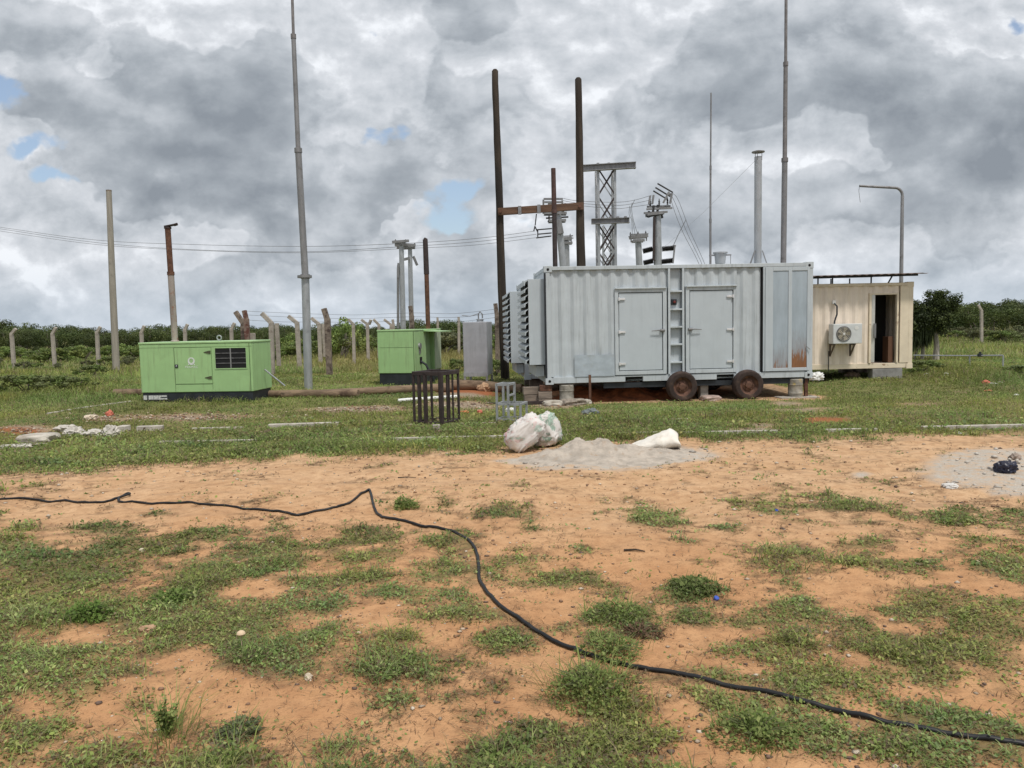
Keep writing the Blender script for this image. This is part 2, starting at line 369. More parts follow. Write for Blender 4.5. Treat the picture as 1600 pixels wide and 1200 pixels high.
def build_ground():
    nx, ny = 520, 600
    tx = np.linspace(-6.1, 6.1, nx); X = 2.2*np.sinh(tx)
    ty = np.linspace(-3.2, 6.3, ny); Y = 5+2.5*np.sinh(ty)
    gx, gy = np.meshgrid(X, Y); gz = tz(gx, gy)
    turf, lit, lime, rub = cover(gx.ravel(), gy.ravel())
    z = gz.ravel()+turf*0.006*sstep(gy.ravel(), 14, 8)
    v = np.stack([gx.ravel(), gy.ravel(), z], 1)
    idx = np.arange(nx*ny).reshape(ny, nx)
    f = np.stack([idx[:-1, :-1].ravel(), idx[:-1, 1:].ravel(), idx[1:, 1:].ravel(), idx[1:, :-1].ravel()], 1)
    m = bpy.data.materials.new('sandy_ground'); m.use_nodes = True; t = m.node_tree; b = t.nodes['Principled BSDF']
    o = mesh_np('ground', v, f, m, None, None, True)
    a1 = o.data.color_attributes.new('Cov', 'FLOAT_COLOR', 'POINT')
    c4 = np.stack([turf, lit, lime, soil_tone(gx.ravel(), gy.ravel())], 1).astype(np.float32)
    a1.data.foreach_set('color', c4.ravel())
    a2 = o.data.color_attributes.new('Rub', 'FLOAT_COLOR', 'POINT')
    px, py = project(gx.ravel(), gy.ravel(), 0.0)
    red = np.where((py < 700) & (gy.ravel() > 3), np.maximum(ell(px, py, [(20,676,70,11,1.1),(110,657,80,6,.6),(730,604,110,12,1.8),(1000,606,190,15,1.8),(1290,657,60,8,1.3),(800,610,90,10,1.5),(690,622,60,5,.9)]), 0), 0)
    drygrass = np.where((gy.ravel() > 27) & (gy.ravel() < 60), np.maximum(ell(px, py, [(640,560,200,16,1.5),(720,565,80,20,1.5),(560,575,120,14,1.2)]), 0), 0)
    far_g = sstep(gy.ravel(), 11, 18)
    a2.data.foreach_set('color', np.stack([rub, np.clip(red, 0, 1), np.clip(drygrass, 0, 1), far_g], 1).astype(np.float32).ravel())
    at = N(t, 'ShaderNodeAttribute'); at.attribute_name = 'Cov'; sp = N(t, 'ShaderNodeSeparateColor'); t.links.new(at.outputs['Color'], sp.inputs[0])
    at2 = N(t, 'ShaderNodeAttribute'); at2.attribute_name = 'Rub'; sp2 = N(t, 'ShaderNodeSeparateColor'); t.links.new(at2.outputs['Color'], sp2.inputs[0])
    tc = N(t, 'ShaderNodeTexCoord'); O = tc.outputs['Object']
    nA = noise(t, O, 1.3, 6, .6).outputs[0]; nB = noise(t, O, 9, 7, .65).outputs[0]; nC = noise(t, O, 55, 5, .7).outputs[0]; nD = noise(t, O, 160, 3, .6).outputs[0]
    red_s = mixc(t, smooth(t, nA, .3, .7), (0.485, 0.258, 0.126), (0.58, 0.338, 0.175))
    pale = mixc(t, smooth(t, nA, .3, .7), (0.535, 0.335, 0.185), (0.61, 0.405, 0.24))
    soil = mixc(t, at.outputs['Alpha'], red_s, pale)
    soil = mixc(t, smooth(t, nB, .38, .72, 0, .55), soil, (0.33, 0.165, 0.080))
    soil = mixc(t, smooth(t, nC, .55, .70, 0, .6), soil, (0.19, 0.105, 0.058))
    soil = mixc(t, smooth(t, nD, .6, .75, 0, .35), soil, (0.62, 0.45, 0.27))
    mpx = N(t, 'ShaderNodeMapping'); mpx.inputs['Scale'].default_value = (.55, 3.2, 1); t.links.new(O, mpx.inputs[0])
    band = noise(t, mpx.outputs[0], 1.6, 8, .68).outputs[0]
    soil = mixc(t, math_n(t, 'MULTIPLY', smooth(t, band, .50, .66, 0, .55), at.outputs['Alpha']), soil, (0.335, 0.215, 0.135))
    # pebbly flecks
    vo = N(t, 'ShaderNodeTexVoronoi'); vo.inputs['Scale'].default_value = 26; t.links.new(O, vo.inputs['Vector'])
    fl = math_n(t, 'MULTIPLY', smooth(t, vo.outputs['Distance'], .22, .12), smooth(t, nB, .5, .66))
    soil = mixc(t, math_n(t, 'MULTIPLY', fl, .7), soil, mixc(t, vo.outputs['Color'], (0.16, 0.10, 0.065), (0.5, 0.42, 0.32)))
    rubc = mixc(t, smooth(t, nC, .35, .65), (0.15, 0.10, 0.065), (0.42, 0.35, 0.26))
    soil = mixc(t, sp2.outputs[0], soil, rubc)
    soil = mixc(t, smooth(t, sp2.outputs[1], .1, .6, 0, .9), soil, mixc(t, nB, (0.24, 0.075, 0.025), (0.36, 0.13, 0.055)))
    limec = mixc(t, smooth(t, nC, .3, .66), (0.38, 0.34, 0.29), (0.50, 0.465, 0.41))
    soil = mixc(t, math_n(t, 'MULTIPLY', sp.outputs[2], smooth(t, nB, .30, .62, .30, 1)), soil, limec)
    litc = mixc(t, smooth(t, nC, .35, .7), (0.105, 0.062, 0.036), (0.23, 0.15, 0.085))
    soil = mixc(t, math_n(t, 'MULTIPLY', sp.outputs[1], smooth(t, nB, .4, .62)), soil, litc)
    under = mixc(t, smooth(t, nB, .35, .65), (0.12, 0.115, 0.045), (0.22, 0.18, 0.085))
    farg = mixc(t, smooth(t, noise(t, O, 3.0, 8, .7).outputs[0], .32, .68), (0.085, 0.115, 0.034), (0.19, 0.215, 0.078))
    farg = mixc(t, sp2.outputs[2], farg, (0.27, 0.23, 0.10))
    under = mixc(t, at2.outputs['Alpha'], under, farg)
    col = mixc(t, math_n(t, 'MULTIPLY', sp.outputs[0], .82), soil, under)
    t.links.new(col, b.inputs['Base Color']); b.inputs['Roughness'].default_value = .95; b.inputs['Specular IOR Level'].default_value = .1
    h = math_n(t, 'ADD', math_n(t, 'MULTIPLY', nB, .6), math_n(t, 'MULTIPLY', nC, .35)); h = math_n(t, 'ADD', h, math_n(t, 'MULTIPLY', fl, .3))
    bp = N(t, 'ShaderNodeBump'); bp.inputs['Strength'].default_value = .7; bp.inputs['Distance'].default_value = .045
    t.links.new(h, bp.inputs['Height']); t.links.new(bp.outputs[0], b.inputs['Normal'])
    tag(o, 'sandy orange ground with patches of low green turf', None, None, 'structure')
build_ground()

# ------------------------------------------------------------------ grass and weeds (nobody could count them)
GRASS = leaf_mat('grass_blades', .42, .75, 0.0)
def blades(P, h, w, ang, lean, col, curl=.5):
    """curved tapering blades: P (n,3) roots"""
    n = len(P); dx = np.cos(ang); dy = np.sin(ang); sx = -dy*w*.5; sy = dx*w*.5
    mid = np.stack([P[:, 0]+dx*lean*h*.4, P[:, 1]+dy*lean*h*.4, P[:, 2]+h*.6], 1)
    tip = np.stack([P[:, 0]+dx*lean*h*(1+curl*.4), P[:, 1]+dy*lean*h*(1+curl*.4), P[:, 2]+h*(1-curl*.25*lean)], 1)
    s3 = np.stack([sx, sy, np.zeros(n)], 1)
    V = np.stack([P-s3, P+s3, mid-s3*.8, mid+s3*.8, tip], 1).reshape(-1, 3)
    k = np.arange(n)[:, None]*5
    Fc = np.concatenate([k+[0, 1, 3], k+[0, 3, 2], k+[2, 3, 4]], 0)
    return V, Fc, np.repeat(col, 5, 0)
def leaflets(P, size, col):
    n = len(P); a = RNG.uniform(0, 2*np.pi, n); tl = RNG.uniform(-.9, .9, n); rl = RNG.uniform(-.5, .5, n)
    d = np.stack([np.cos(a), np.sin(a), tl], 1)*size[:, None]; e = np.stack([-np.sin(a), np.cos(a), rl], 1)*size[:, None]*.36
    V = np.stack([P-d*.5, P+e, P+d*.5, P-e], 1).reshape(-1, 3); k = np.arange(n)[:, None]*4
    return V, np.concatenate([k+[0, 1, 2], k+[0, 2, 3]], 0), np.repeat(col, 4, 0)
def join(parts):
    V, Fa, Cc = [], [], []; o = 0
    for v, f, c in parts: V.append(v); Fa.append(f+o); Cc.append(c); o += len(v)
    return np.concatenate(V), np.concatenate(Fa), np.concatenate(Cc)
def greens(n, dry=.12, x=None, y=None, pal=0):
    a = np.array([[.170, .235, .062], [.240, .310, .088], [.335, .365, .140], [.215, .260, .105]]) if pal == 0 else np.array([[.150, .210, .052], [.212, .275, .072], [.300, .325, .110], [.225, .26, .09]])
    c = a[RNG.integers(0, 4, n)]*RNG.uniform(.75, 1.3, n)[:, None]
    if x is not None: c = c*(0.42+1.16*fbm(x*.9, y*.9, 4, 77, .6))[:, None]; k_ = (fbm(x*1.7, y*1.7, 3, 78)-.5)[:, None]; c = c*(1+k_*np.array([.5, 0, -.2]))
    d = RNG.random(n) < dry
    c[d] = np.array([.23, .18, .115])*RNG.uniform(.6, 1.25, d.sum())[:, None]
    return c
CABLE_PIX = [(-140, 780), (-60, 781), (0, 782), (60, 783), (115, 786), (160, 786), (185, 779), (199, 774), (203, 776), (194, 779), (186, 782), (190, 786), (230, 787), (300, 786), (340, 791), (400, 797), (440, 801), (463, 807), (490, 801),
           (530, 792), (555, 781), (573, 769), (578, 768), (581, 778), (586, 798), (600, 810), (640, 818), (690, 828), (725, 842), (743, 861), (748, 885), (750, 910), (770, 937), (800, 962), (840, 990), (880, 1011), (930, 1029), (1000, 1046),
           (1060, 1056), (1120, 1070), (1180, 1081), (1245, 1097), (1300, 1113), (1370, 1128), (1440, 1141), (1520, 1156), (1600, 1167), (1700, 1182), (1850, 1205)]
def cable_near(x, y):
    """True where a tuft would stand on the cable or just before it"""
    P = [G(*q) for q in CABLE_PIX]; d = np.full(x.shape, 9.0); px, py = project(x, y, 0.0)
    for a_, b_ in zip(P, P[1:]):
        vx, vy = b_.x-a_.x, b_.y-a_.y; L2 = vx*vx+vy*vy+1e-9; t = np.clip(((x-a_.x)*vx+(y-a_.y)*vy)/L2, 0, 1)
        wx, wy = x-a_.x-t*vx, y-a_.y-t*vy; w_ = np.where(wy < 0, .10, .035); d = np.minimum(d, np.hypot(wx, wy)/w_)
    return (d < 1) & ~((px > 1240) & (px < 1322)) & (RNG.random(x.shape) < .93)
def near_grass():
    n = 84000
    r = 2.0*np.exp(RNG.random(n)*np.log(16/2.0)); a = RNG.uniform(-.80, .80, n)
    x = r*np.sin(a); y = r*np.cos(a)
    turf, lit, lime, rub = cover(x, y)
    keep = RNG.random(n) < turf*(.35+.9*fbm(x*2.3, y*2.3, 3, 61))*1.15*sstep(r, 16.5, 9.5)+.014*(r < 11)*(1-lime)
    keep &= ~cable_near(x, y)
    x, y, turf = x[keep], y[keep], turf[keep]; r = np.hypot(x, y); n = len(x)
    big = sstep(fbm(x*1.9, y*1.9, 4, 71, .6), .42, .68)
    hgt = (.012+.034*RNG.random(n)**1.5+.085*big*RNG.random(n)**1.8)*(.30+.85*turf)*np.where(r > 8.5, 1.5, 1)
    parts = []
    for _ in range(5):
        j = .030*np.maximum(1, r/6)
        X = x+RNG.normal(0, 1, n)*j; Yy = y+RNG.normal(0, 1, n)*j
        P = np.stack([X, Yy, tz(X, Yy)-.004], 1)
        parts.append(blades(P, hgt*RNG.uniform(.6, 1.25, n), .0042*np.maximum(1, r/4.6)*RNG.uniform(.6, 1.5, n), RNG.uniform(0, 6.28, n), RNG.uniform(.2, 1.9, n), greens(n, .27, X, Yy)))
    for _ in range(5):
        j = .032*np.maximum(1, r/6)
        X = x+RNG.normal(0, 1, n)*j; Yy = y+RNG.normal(0, 1, n)*j
        P = np.stack([X, Yy, tz(X, Yy)+hgt*RNG.uniform(.15, .85, n)], 1)
        parts.append(leaflets(P, .013*np.maximum(1, r/4.6)*RNG.uniform(.6, 1.9, n), greens(n, .10, X, Yy)))
    # dead litter and small seedlings out on the sand
    k = 80000; r2 = 2.0*np.exp(RNG.random(k)*np.log(12/2.0)); a2 = RNG.uniform(-.8, .8, k); x2 = r2*np.sin(a2); y2 = r2*np.cos(a2)
    t2, l2, li2, _ = cover(x2, y2); kp = RNG.random(k) < l2*.9+.03+.05*(fbm(x2*.9, y2*.9, 3, 88) > .55); x2, y2, r2 = x2[kp], y2[kp], r2[kp]; k = len(x2)
    for _ in range(2):
        X = x2+RNG.normal(0, .02, k); Yy = y2+RNG.normal(0, .02, k); P = np.stack([X, Yy, tz(X, Yy)+.002], 1)
        cc = np.where((RNG.random(k) < .5)[:, None], np.array([[.11, .065, .04]]), np.array([[.34, .26, .155]]))*RNG.uniform(.6, 1.2, k)[:, None]
        parts.append(blades(P, .007+.014*RNG.random(k), .0024*np.maximum(1, r2/4), RNG.uniform(0, 6.28, k), RNG.uniform(1.5, 5, k), cc))
    V, Fc, Cc = join(parts)
    tag(mesh_np('grass', V, Fc, GRASS, Cc), 'short green grass and creeping weeds in patches on the sand', 'grass', None, 'stuff')
def yard_grass():
    n = 60000
    y = 9.3+np.abs(RNG.random(n))**1.35*21; x = (RNG.random(n)*2-1)*(y*.78+1)
    turf, lit, lime, rub = cover(x, y)
    keep = RNG.random(n) < turf*(.4+.8*fbm(x*.8, y*.8, 3, 62)); x, y = x[keep], y[keep]; n = len(x)
    px, py = project(x, y, 0.0)
    tall = np.clip(np.maximum(ell(px, py, [(80,615,170,26,1.5),(60,590,160,16,1.2),(150,600,100,14,1.2),(1540,590,120,14,1.1),(1480,575,120,10,1),(330,626,110,6,1.0),(520,700,90,8,.5),(660,700,140,10,.5),(1500,690,140,6,.6)]), 0), 0, 1)
    keep2 = ~((x > .6) & (x < 7.0) & (y > 17.1) & (y < 22.8)); x, y, tall = x[keep2], y[keep2], tall[keep2]; n = len(x)
    cl = sstep(fbm(x*.9, y*.9, 3, 91), .4, .75)
    hgt = .03+.045*RNG.random(n)+.06*cl*RNG.random(n)+.30*tall*RNG.random(n)
    parts = []
    for q in range(6):
        X = x+RNG.normal(0, .09, n); Yy = y+RNG.normal(0, .09, n); P = np.stack([X, Yy, tz(X, Yy)-.01], 1)
        parts.append(blades(P, hgt*RNG.uniform(.5, 1.2, n), .008*np.maximum(1, y/11)*RNG.uniform(.7, 1.4, n), RNG.uniform(0, 6.28, n), RNG.uniform(.3, 1.2, n), greens(n, .14, X*.4, Yy*.4, 1)))
    for q in range(3):
        X = x+RNG.normal(0, .09, n); Yy = y+RNG.normal(0, .09, n); P = np.stack([X, Yy, tz(X, Yy)+hgt*RNG.uniform(.2, .9, n)], 1)
        parts.append(leaflets(P, .026*np.maximum(1, y/14)*RNG.uniform(.6, 1.5, n), greens(n, .08, X*.4, Yy*.4, 1)))
    V, Fc, Cc = join(parts)
    tag(mesh_np('grass', V, Fc, GRASS, Cc), 'rough green grass over the yard between the road and the fence', 'grass', None, 'stuff')
def field_grass():
    n = 24000
    y = 29+RNG.random(n)**1.3*50; x = (RNG.random(n)*2-1)*(y*.78+1)
    px, py = project(x, y, 0.0)
    dry = np.clip(np.maximum(ell(px, py, [(640,560,220,14,1.6),(720,562,90,20,1.6),(560,575,120,14,1.2)]), 0), 0, 1)
    hgt = .12+.22*RNG.random(n)*sstep(fbm(x*.3, y*.3, 3, 95), .3, .7)+.15*dry
    parts = []
    for q in range(4):
        X = x+RNG.normal(0, .22, n); Yy = y+RNG.normal(0, .22, n); P = np.stack([X, Yy, tz(X, Yy)-.02], 1)
        c = greens(n, .12, X*.15, Yy*.15, 1); c = c*(1-dry[:, None]*.7)+np.array([.27, .235, .10])*dry[:, None]*.7
        parts.append(blades(P, hgt*RNG.uniform(.5, 1.3, n), .024*(y/30)*RNG.uniform(.7, 1.4, n), RNG.uniform(0, 6.28, n), RNG.uniform(.2, 1.0, n), c))
    V, Fc, Cc = join(parts)
    tag(mesh_np('grass', V, Fc, GRASS, Cc), 'tall field grass beyond the fence posts', 'grass', None, 'stuff')
near_grass(); yard_grass(); field_grass()

def pebbles():
    n = 9000
    r = 2.4*np.exp(RNG.random(n)*np.log(13/2.4)); a = RNG.uniform(-.72, .72, n); x = r*np.sin(a); y = r*np.cos(a)
    turf, lit, lime, rub = cover(x, y); kp = RNG.random(n) < (.5-.45*turf)*(.35+1.3*(fbm(x*1.1, y*1.1, 3, 33) > .52)); x, y, r = x[kp], y[kp], r[kp]
    # rubble between the generator set and the kerb
    xs, ys = [], []
    for px0, py0, rx, ry, k in ((290,651,180,9,340),(560,640,120,7,160),(165,655,60,8,90),(730,632,90,8,160),(870,628,50,6,60),(40,675,60,10,120),(1560,735,120,30,40),(940,712,140,16,60)):
        for _ in range(k):
            p = G(px0+random.gauss(0, .45)*rx, py0+random.gauss(0, .45)*ry); xs.append(p.x); ys.append(p.y)
    x = np.concatenate([x, xs]); y = np.concatenate([y, ys]); r = np.concatenate([r, np.full(len(xs), 16.)]); n = len(x)
    s = np.where(r > 15, RNG.uniform(.010, .032, n), .0028+.010*RNG.random(n)**4*np.maximum(1, r/6)+.0009*r*.5)
    base = np.array([[0, 0, 1], [1, 0, 0], [0, 1, 0], [-1, 0, 0], [0, -1, 0], [0, 0, -1], [.7, .7, .3], [-.7, .7, .4], [-.7, -.7, .3], [.7, -.7, .35]], float)
    fc = np.array([[0, 1, 6], [0, 6, 2], [0, 2, 7], [0, 7, 3], [0, 3, 8], [0, 8, 4], [0, 4, 9], [0, 9, 1], [5, 6, 1], [5, 2, 6], [5, 7, 2], [5, 3, 7], [5, 8, 3], [5, 4, 8], [5, 9, 4], [5, 1, 9]])
    jit = RNG.uniform(.7, 1.25, (n, 10, 3)); sc3 = np.stack([s*RNG.uniform(.8, 1.5, n), s*RNG.uniform(.8, 1.3, n), s*RNG.uniform(.5, .9, n)], 1)
    V = base[None]*jit*sc3[:, None, :]; P = np.stack([x, y, tz(x, y)+s*.25], 1); V = (V+P[:, None, :]).reshape(-1, 3)
    Fc = (fc[None]+(np.arange(n)*10)[:, None, None]).reshape(-1, 3)
    pal = np.array([[.42, .33, .24], [.22, .13, .08], [.50, .43, .34], [.30, .17, .09], [.15, .10, .075]])
    cc = pal[RNG.integers(0, 5, n)]*RNG.uniform(.7, 1.2, n)[:, None]; li = cover(x, y)[2] > .3; cc[li] = np.array([.46, .42, .37])*RNG.uniform(.7, 1.15, li.sum())[:, None]; c = np.repeat(cc, 10, 0)
    m = bpy.data.materials.new('pebble_stone'); m.use_nodes = True; t = m.node_tree; b = t.nodes['Principled BSDF']
    a = N(t, 'ShaderNodeVertexColor'); a.layer_name = 'Col'; t.links.new(a.outputs[0], b.inputs['Base Color']); b.inputs['Roughness'].default_value = .9
    tag(mesh_np('pebbles', V, Fc, m, c), 'small pebbles and rubble bits scattered over the sand', 'pebbles', None, 'stuff')
pebbles()

# ------------------------------------------------------------------ trees and shrubs
LEAF = leaf_mat('tree_leaves', .22, .6)
BARK = mat('bark', (.17, .145, .12), .9, var=.35, scale=9, stretch=(1, 1, .2), bump=.5)
def crown_mesh(name, n, shape, leaf, pal, parent=None, clumps=26, seed=1, droop=0.0):
    """many small leaf faces gathered in clumps through the crown's volume; shape(u) gives clump centres"""
    g = np.random.default_rng(seed)
    cc = np.array([shape(g) for _ in range(clumps)]); cr = cc[:, 3]; cc = cc[:, :3]
    w = cr**2; w /= w.sum(); ci = g.choice(clumps, n, p=w)
    d = g.normal(0, 1, (n, 3)); d /= np.linalg.norm(d, axis=1)[:, None]
    rr = cr[ci]*(.45+.62*g.random(n)**.5)
    P = cc[ci]+d*rr[:, None]*np.array([1, 1, .75]); P[:, 2] -= droop*g.random(n)**2
    P[:, 2] = np.maximum(P[:, 2], leaf*.2)
    s = leaf*g.uniform(.6, 1.4, n)
    nrm = d*np.array([1, 1, 1.2])+g.normal(0, .32, (n, 3)); nrm /= np.linalg.norm(nrm, axis=1)[:, None]
    q = g.normal(0, 1, (n, 3)); d1 = np.cross(nrm, q); d1 /= np.linalg.norm(d1, axis=1)[:, None]; d2 = np.cross(nrm, d1)*s[:, None]*.5; d1 = d1*s[:, None]
    V = np.stack([P-d1*.5, P+d2, P+d1*.5, P-d2], 1).reshape(-1, 3)
    Fc = np.arange(n*4).reshape(n, 4)
    pal = np.array(pal); tone = g.random(clumps); base = pal[(tone*len(pal)).astype(int) % len(pal)]
    c = base[ci]*g.uniform(.7, 1.35, n)[:, None]
    return mesh_np(name, V, Fc, LEAF, np.repeat(c, 4, 0), parent)
DARKG = [[.045, .068, .020], [.066, .092, .026], [.090, .115, .034], [.055, .074, .025]]
MIDG = [[.12, .175, .046], [.16, .215, .058], [.20, .24, .072], [.13, .16, .06]]
def flat_shape(wx, h, flat):
    def f(g):
        a = g.uniform(0, 6.28); r = math.sqrt(g.random())
        x = math.cos(a)*r*wx; y = math.sin(a)*r*wx*.8; top = h*(1-.25*r*r)
        z = top*(flat+(1-flat)*g.random()**.45)-.1*h
        return (x, y, max(z, .15*h), h*(.12+.12*g.random()))
    return f
def make_tree(seed, h, w, pal, flat, n):
    t = thing('scrub_tree', None, 'tree', (0, -200, 0))
    b = MB(); g = random.Random(seed)
    for k in range(g.randint(3, 5)):
        x = g.uniform(-.15, .15)*w; tipx = x+g.uniform(-.5, .5)*w; ty = g.uniform(-.3, .3)*w
        b.tube([(x, 0, -.1), (x+(tipx-x)*.25, ty*.3, h*.3), (tipx*.8, ty*.8, h*.6), (tipx, ty, h*.85)], [.07*h/3, .05*h/3, .03*h/3, .012*h/3], 6)
    b.build('trunk', BARK, t)
    crown_mesh('crown', n, flat_shape(w, h, flat), .105*h/3.2, pal, t, 46, seed)
    return t
TREES = [make_tree(s, 3.2, w, DARKG, fl, 6500) for s, w, fl in ((11, 2.3, .30), (12, 2.9, .25), (13, 2.0, .2), (14, 3.2, .35), (15, 2.5, .15))]
BUSHES = []
for s, pal in ((21, MIDG), (22, MIDG), (23, [[.10, .115, .055], [.13, .14, .065]]), (24, [[.10, .145, .036], [.145, .19, .05]])):
    t = thing('shrub', None, 'shrub', (0, -200, 0))
    b = MB(); g = random.Random(s)
    for k in range(6):
        a = g.uniform(0, 6.28); b.tube([(0, 0, -.05), (.25*math.cos(a), .25*math.sin(a), .4), (.5*math.cos(a), .5*math.sin(a), .8)], [.02, .014, .006], 5)
    b.build('stem', BARK, t)
    crown_mesh('crown', 2200, flat_shape(.85, 1.0, .05), .065, pal, t, 20, s)
    BUSHES.append(t)
SKYLINE_X = [-260, -100, 0, 25, 70, 100, 140, 200, 235, 265, 310, 345, 400, 480, 560, 640, 700, 740, 790, 900, 1100, 1420, 1480, 1540, 1600, 1760, 1900]
SKYLINE_Y = [498, 494, 497, 505, 511, 505, 508, 512, 503, 508, 508, 504, 507, 506, 503, 504, 497, 496, 500, 500, 498, 484, 469, 464, 468, 470, 474]
used = set()
def place(src, loc, rz, scale, label, group):
    if src.name in used: o = copy_thing(src, loc, rz, scale, label)
    else:
        used.add(src.name); o = src; o.location = loc; o.rotation_euler.z = rz; o.scale = scale; o['label'] = label
    o['group'] = group; return o
rr = random.Random(5)
px = -240.0
while px < 1860:
    for row, Y in ((0, rr.uniform(60, 66)), (1, rr.uniform(70, 78)), (2, rr.uniform(84, 96))):
        x = px+rr.uniform(-14, 14)
        if 830 < x < 1390: continue
        top = np.interp(x, SKYLINE_X, SKYLINE_Y)+rr.uniform(-4, 9)+(6 if row == 0 else 0)
        P = D(x, top, Y); g0 = tz(P.x, Y); h = P.z-float(g0)
        s = h/3.15; wsc = s*rr.uniform(.95, 1.25)
        side = 'left' if x < 470 else ('middle' if x < 850 else 'right')
        lab = {'left': 'dark green scrub tree in the thicket beyond the far left fence posts', 'middle': 'dark scrub tree in the thicket seen between the fence posts and the grey tank',
               'right': 'dark flat-topped thorn tree in the thicket right of the cream container'}[side]
        place(TREES[rr.randrange(5)], (P.x, Y, float(g0)), rr.uniform(0, 6.28), (wsc, wsc, s), lab, {'left': 'thicket trees on the left', 'middle': 'thicket trees in the middle', 'right': 'thicket trees on the right'}[side])
    px += 36
# brighter shrubs in front of the thicket
for x0, x1, n, Y0, Y1, h0, h1, kinds, lab, grp in (
    (-60, 470, 40, 46, 57, .55, 1.0, (0, 1, 3), 'leafy green shrub between the far left fence posts and the thicket', 'shrubs before the left thicket'),
    (-40, 430, 16, 37, 43, .3, .6, (2, 0), 'low grey-green shrub at the foot of the far left fence posts', 'low shrubs along the left fence'),
    (440, 800, 26, 45, 56, .8, 1.5, (0, 1, 2), 'leafy shrub behind the middle fence posts', 'shrubs behind the middle fence posts'),
    (1480, 1640, 14, 46, 58, .5, 1.0, (0, 2, 3), 'low shrub in the field right of the cream container', 'shrubs in the right field')):
    for k in range(n):
        x = x0+(x1-x0)*(k+rr.random())/n; Y = rr.uniform(Y0, Y1); P = D(x, 540, Y); h = rr.uniform(h0, h1); w = h*rr.uniform(1.0, 1.7)
        place(BUSHES[rr.choice(kinds)], (P.x, Y, float(tz(P.x, Y))), rr.uniform(0, 6.28), (w, w, h), lab, grp)
for px_, py_, w, h, lab in ((140, 590, .9, .55, 'dark rounded weed clump in the tall grass left of the leaning pole'), (45, 617, 1.2, .6, 'wide dark weed clump in the grass at the left edge'),
    (110, 612, .9, .5, 'dark green weed clump in front of the tall grass near the long log'), (1440, 582, .8, .4, 'dark weed clump at the foot of the cream container corner'), (1600, 585, .9, .3, 'low weed clump by the end of the pipe rail'),
    (715, 580, .6, .5, 'weeds growing behind the dark cage frame'), (775, 588, .5, .6, 'bushy weeds around the foot of the leaning timber pole')):
    P = G(px_, py_); place(BUSHES[0], (P.x, P.y, tzv(P)), rr.uniform(0, 6), (w, w, h), lab, None)
# tall leafy bush between the fence posts
P = D(540, 560, 44); place(BUSHES[1], (P.x, 44, 0), 1.0, (1.7, 1.3, 2.3), 'tall narrow leafy bush behind the dark-topped fence post', None)

# creeper-covered tree beside the cream container
def vine_tree():
    Y = 29.0; base = D(1462, 560, Y); t = thing('vine_tree', 'tall dark tree draped in hanging creeper beside the cream container', 'tree', (base.x, Y, 0))
    b = MB(); b.tube([(0, 0, -.1), (.03, 0, .5), (-.05, 0, 1.2), (.0, 0, 2.2)], [.13, .10, .09, .05], 8)
    b.tube([(-.45, .1, -.1), (-.42, .1, .6), (-.2, .05, 1.4)], [.07, .06, .04], 7); b.tube([(0, 0, 1.0), (.4, .1, 1.8), (.55, 0, 2.3)], [.06, .04, .02], 6)
    b.tube([(-.75, .2, -.05), (-.6, .1, .5), (-.3, 0, 1.1)], [.03, .03, .02], 6)
    b.build('trunk', mat('pale_bark', (.33, .30, .26), .9, var=.35, scale=12, stretch=(1, 1, .3), bump=.6), t)
    def f(g):
        k = g.random()
        if k < .60:
            x_ = g.uniform(-1.2, .30); lo_ = .75+.75*float(vnoise(x_*2.6, 1.7, 12))+(.35 if x_ > -.15 else 0)
            return (x_, g.uniform(-.45, .4), lo_+(2.25-lo_)*g.random(), .12+.13*g.random())
        if k < .78: return (g.uniform(.1, .78), g.uniform(-.35, .35), g.uniform(1.95, 2.5), .14+.1*g.random())
        if k < .85: return (g.uniform(.0, .35), g.uniform(-.2, .2), g.uniform(1.3, 1.9), .16)
        return (g.uniform(-.35, .25), g.uniform(-.3, .3), g.uniform(2.2, 2.62), .17)
    crown_mesh('crown', 16000, f, .055, [[.030, .046, .015], [.042, .064, .018], [.062, .088, .024]], t, 95, 5, .35)
    g = np.random.default_rng(9); n = 5200
    x = g.uniform(-1.2, .32, n); z = g.uniform(.25, 1.5, n)+.7*(x > -.2)+.6*vnoise(x*4.5, np.full(n, 2.2), 15); z = np.minimum(z, 1.75-.5*g.random(n))-.2*g.random(n); y = g.uniform(-.35, .35, n)
    V, Fc, Cc = blades(np.stack([x, y, z+.4], 1), -g.uniform(.25, .6, n), np.full(n, .03), g.uniform(0, 6.28, n), g.uniform(0, .15, n), np.array([[.032, .048, .018]])*g.uniform(.7, 1.7, n)[:, None])
    mesh_np('hanging_creeper', V, Fc, LEAF, Cc, t)
vine_tree()

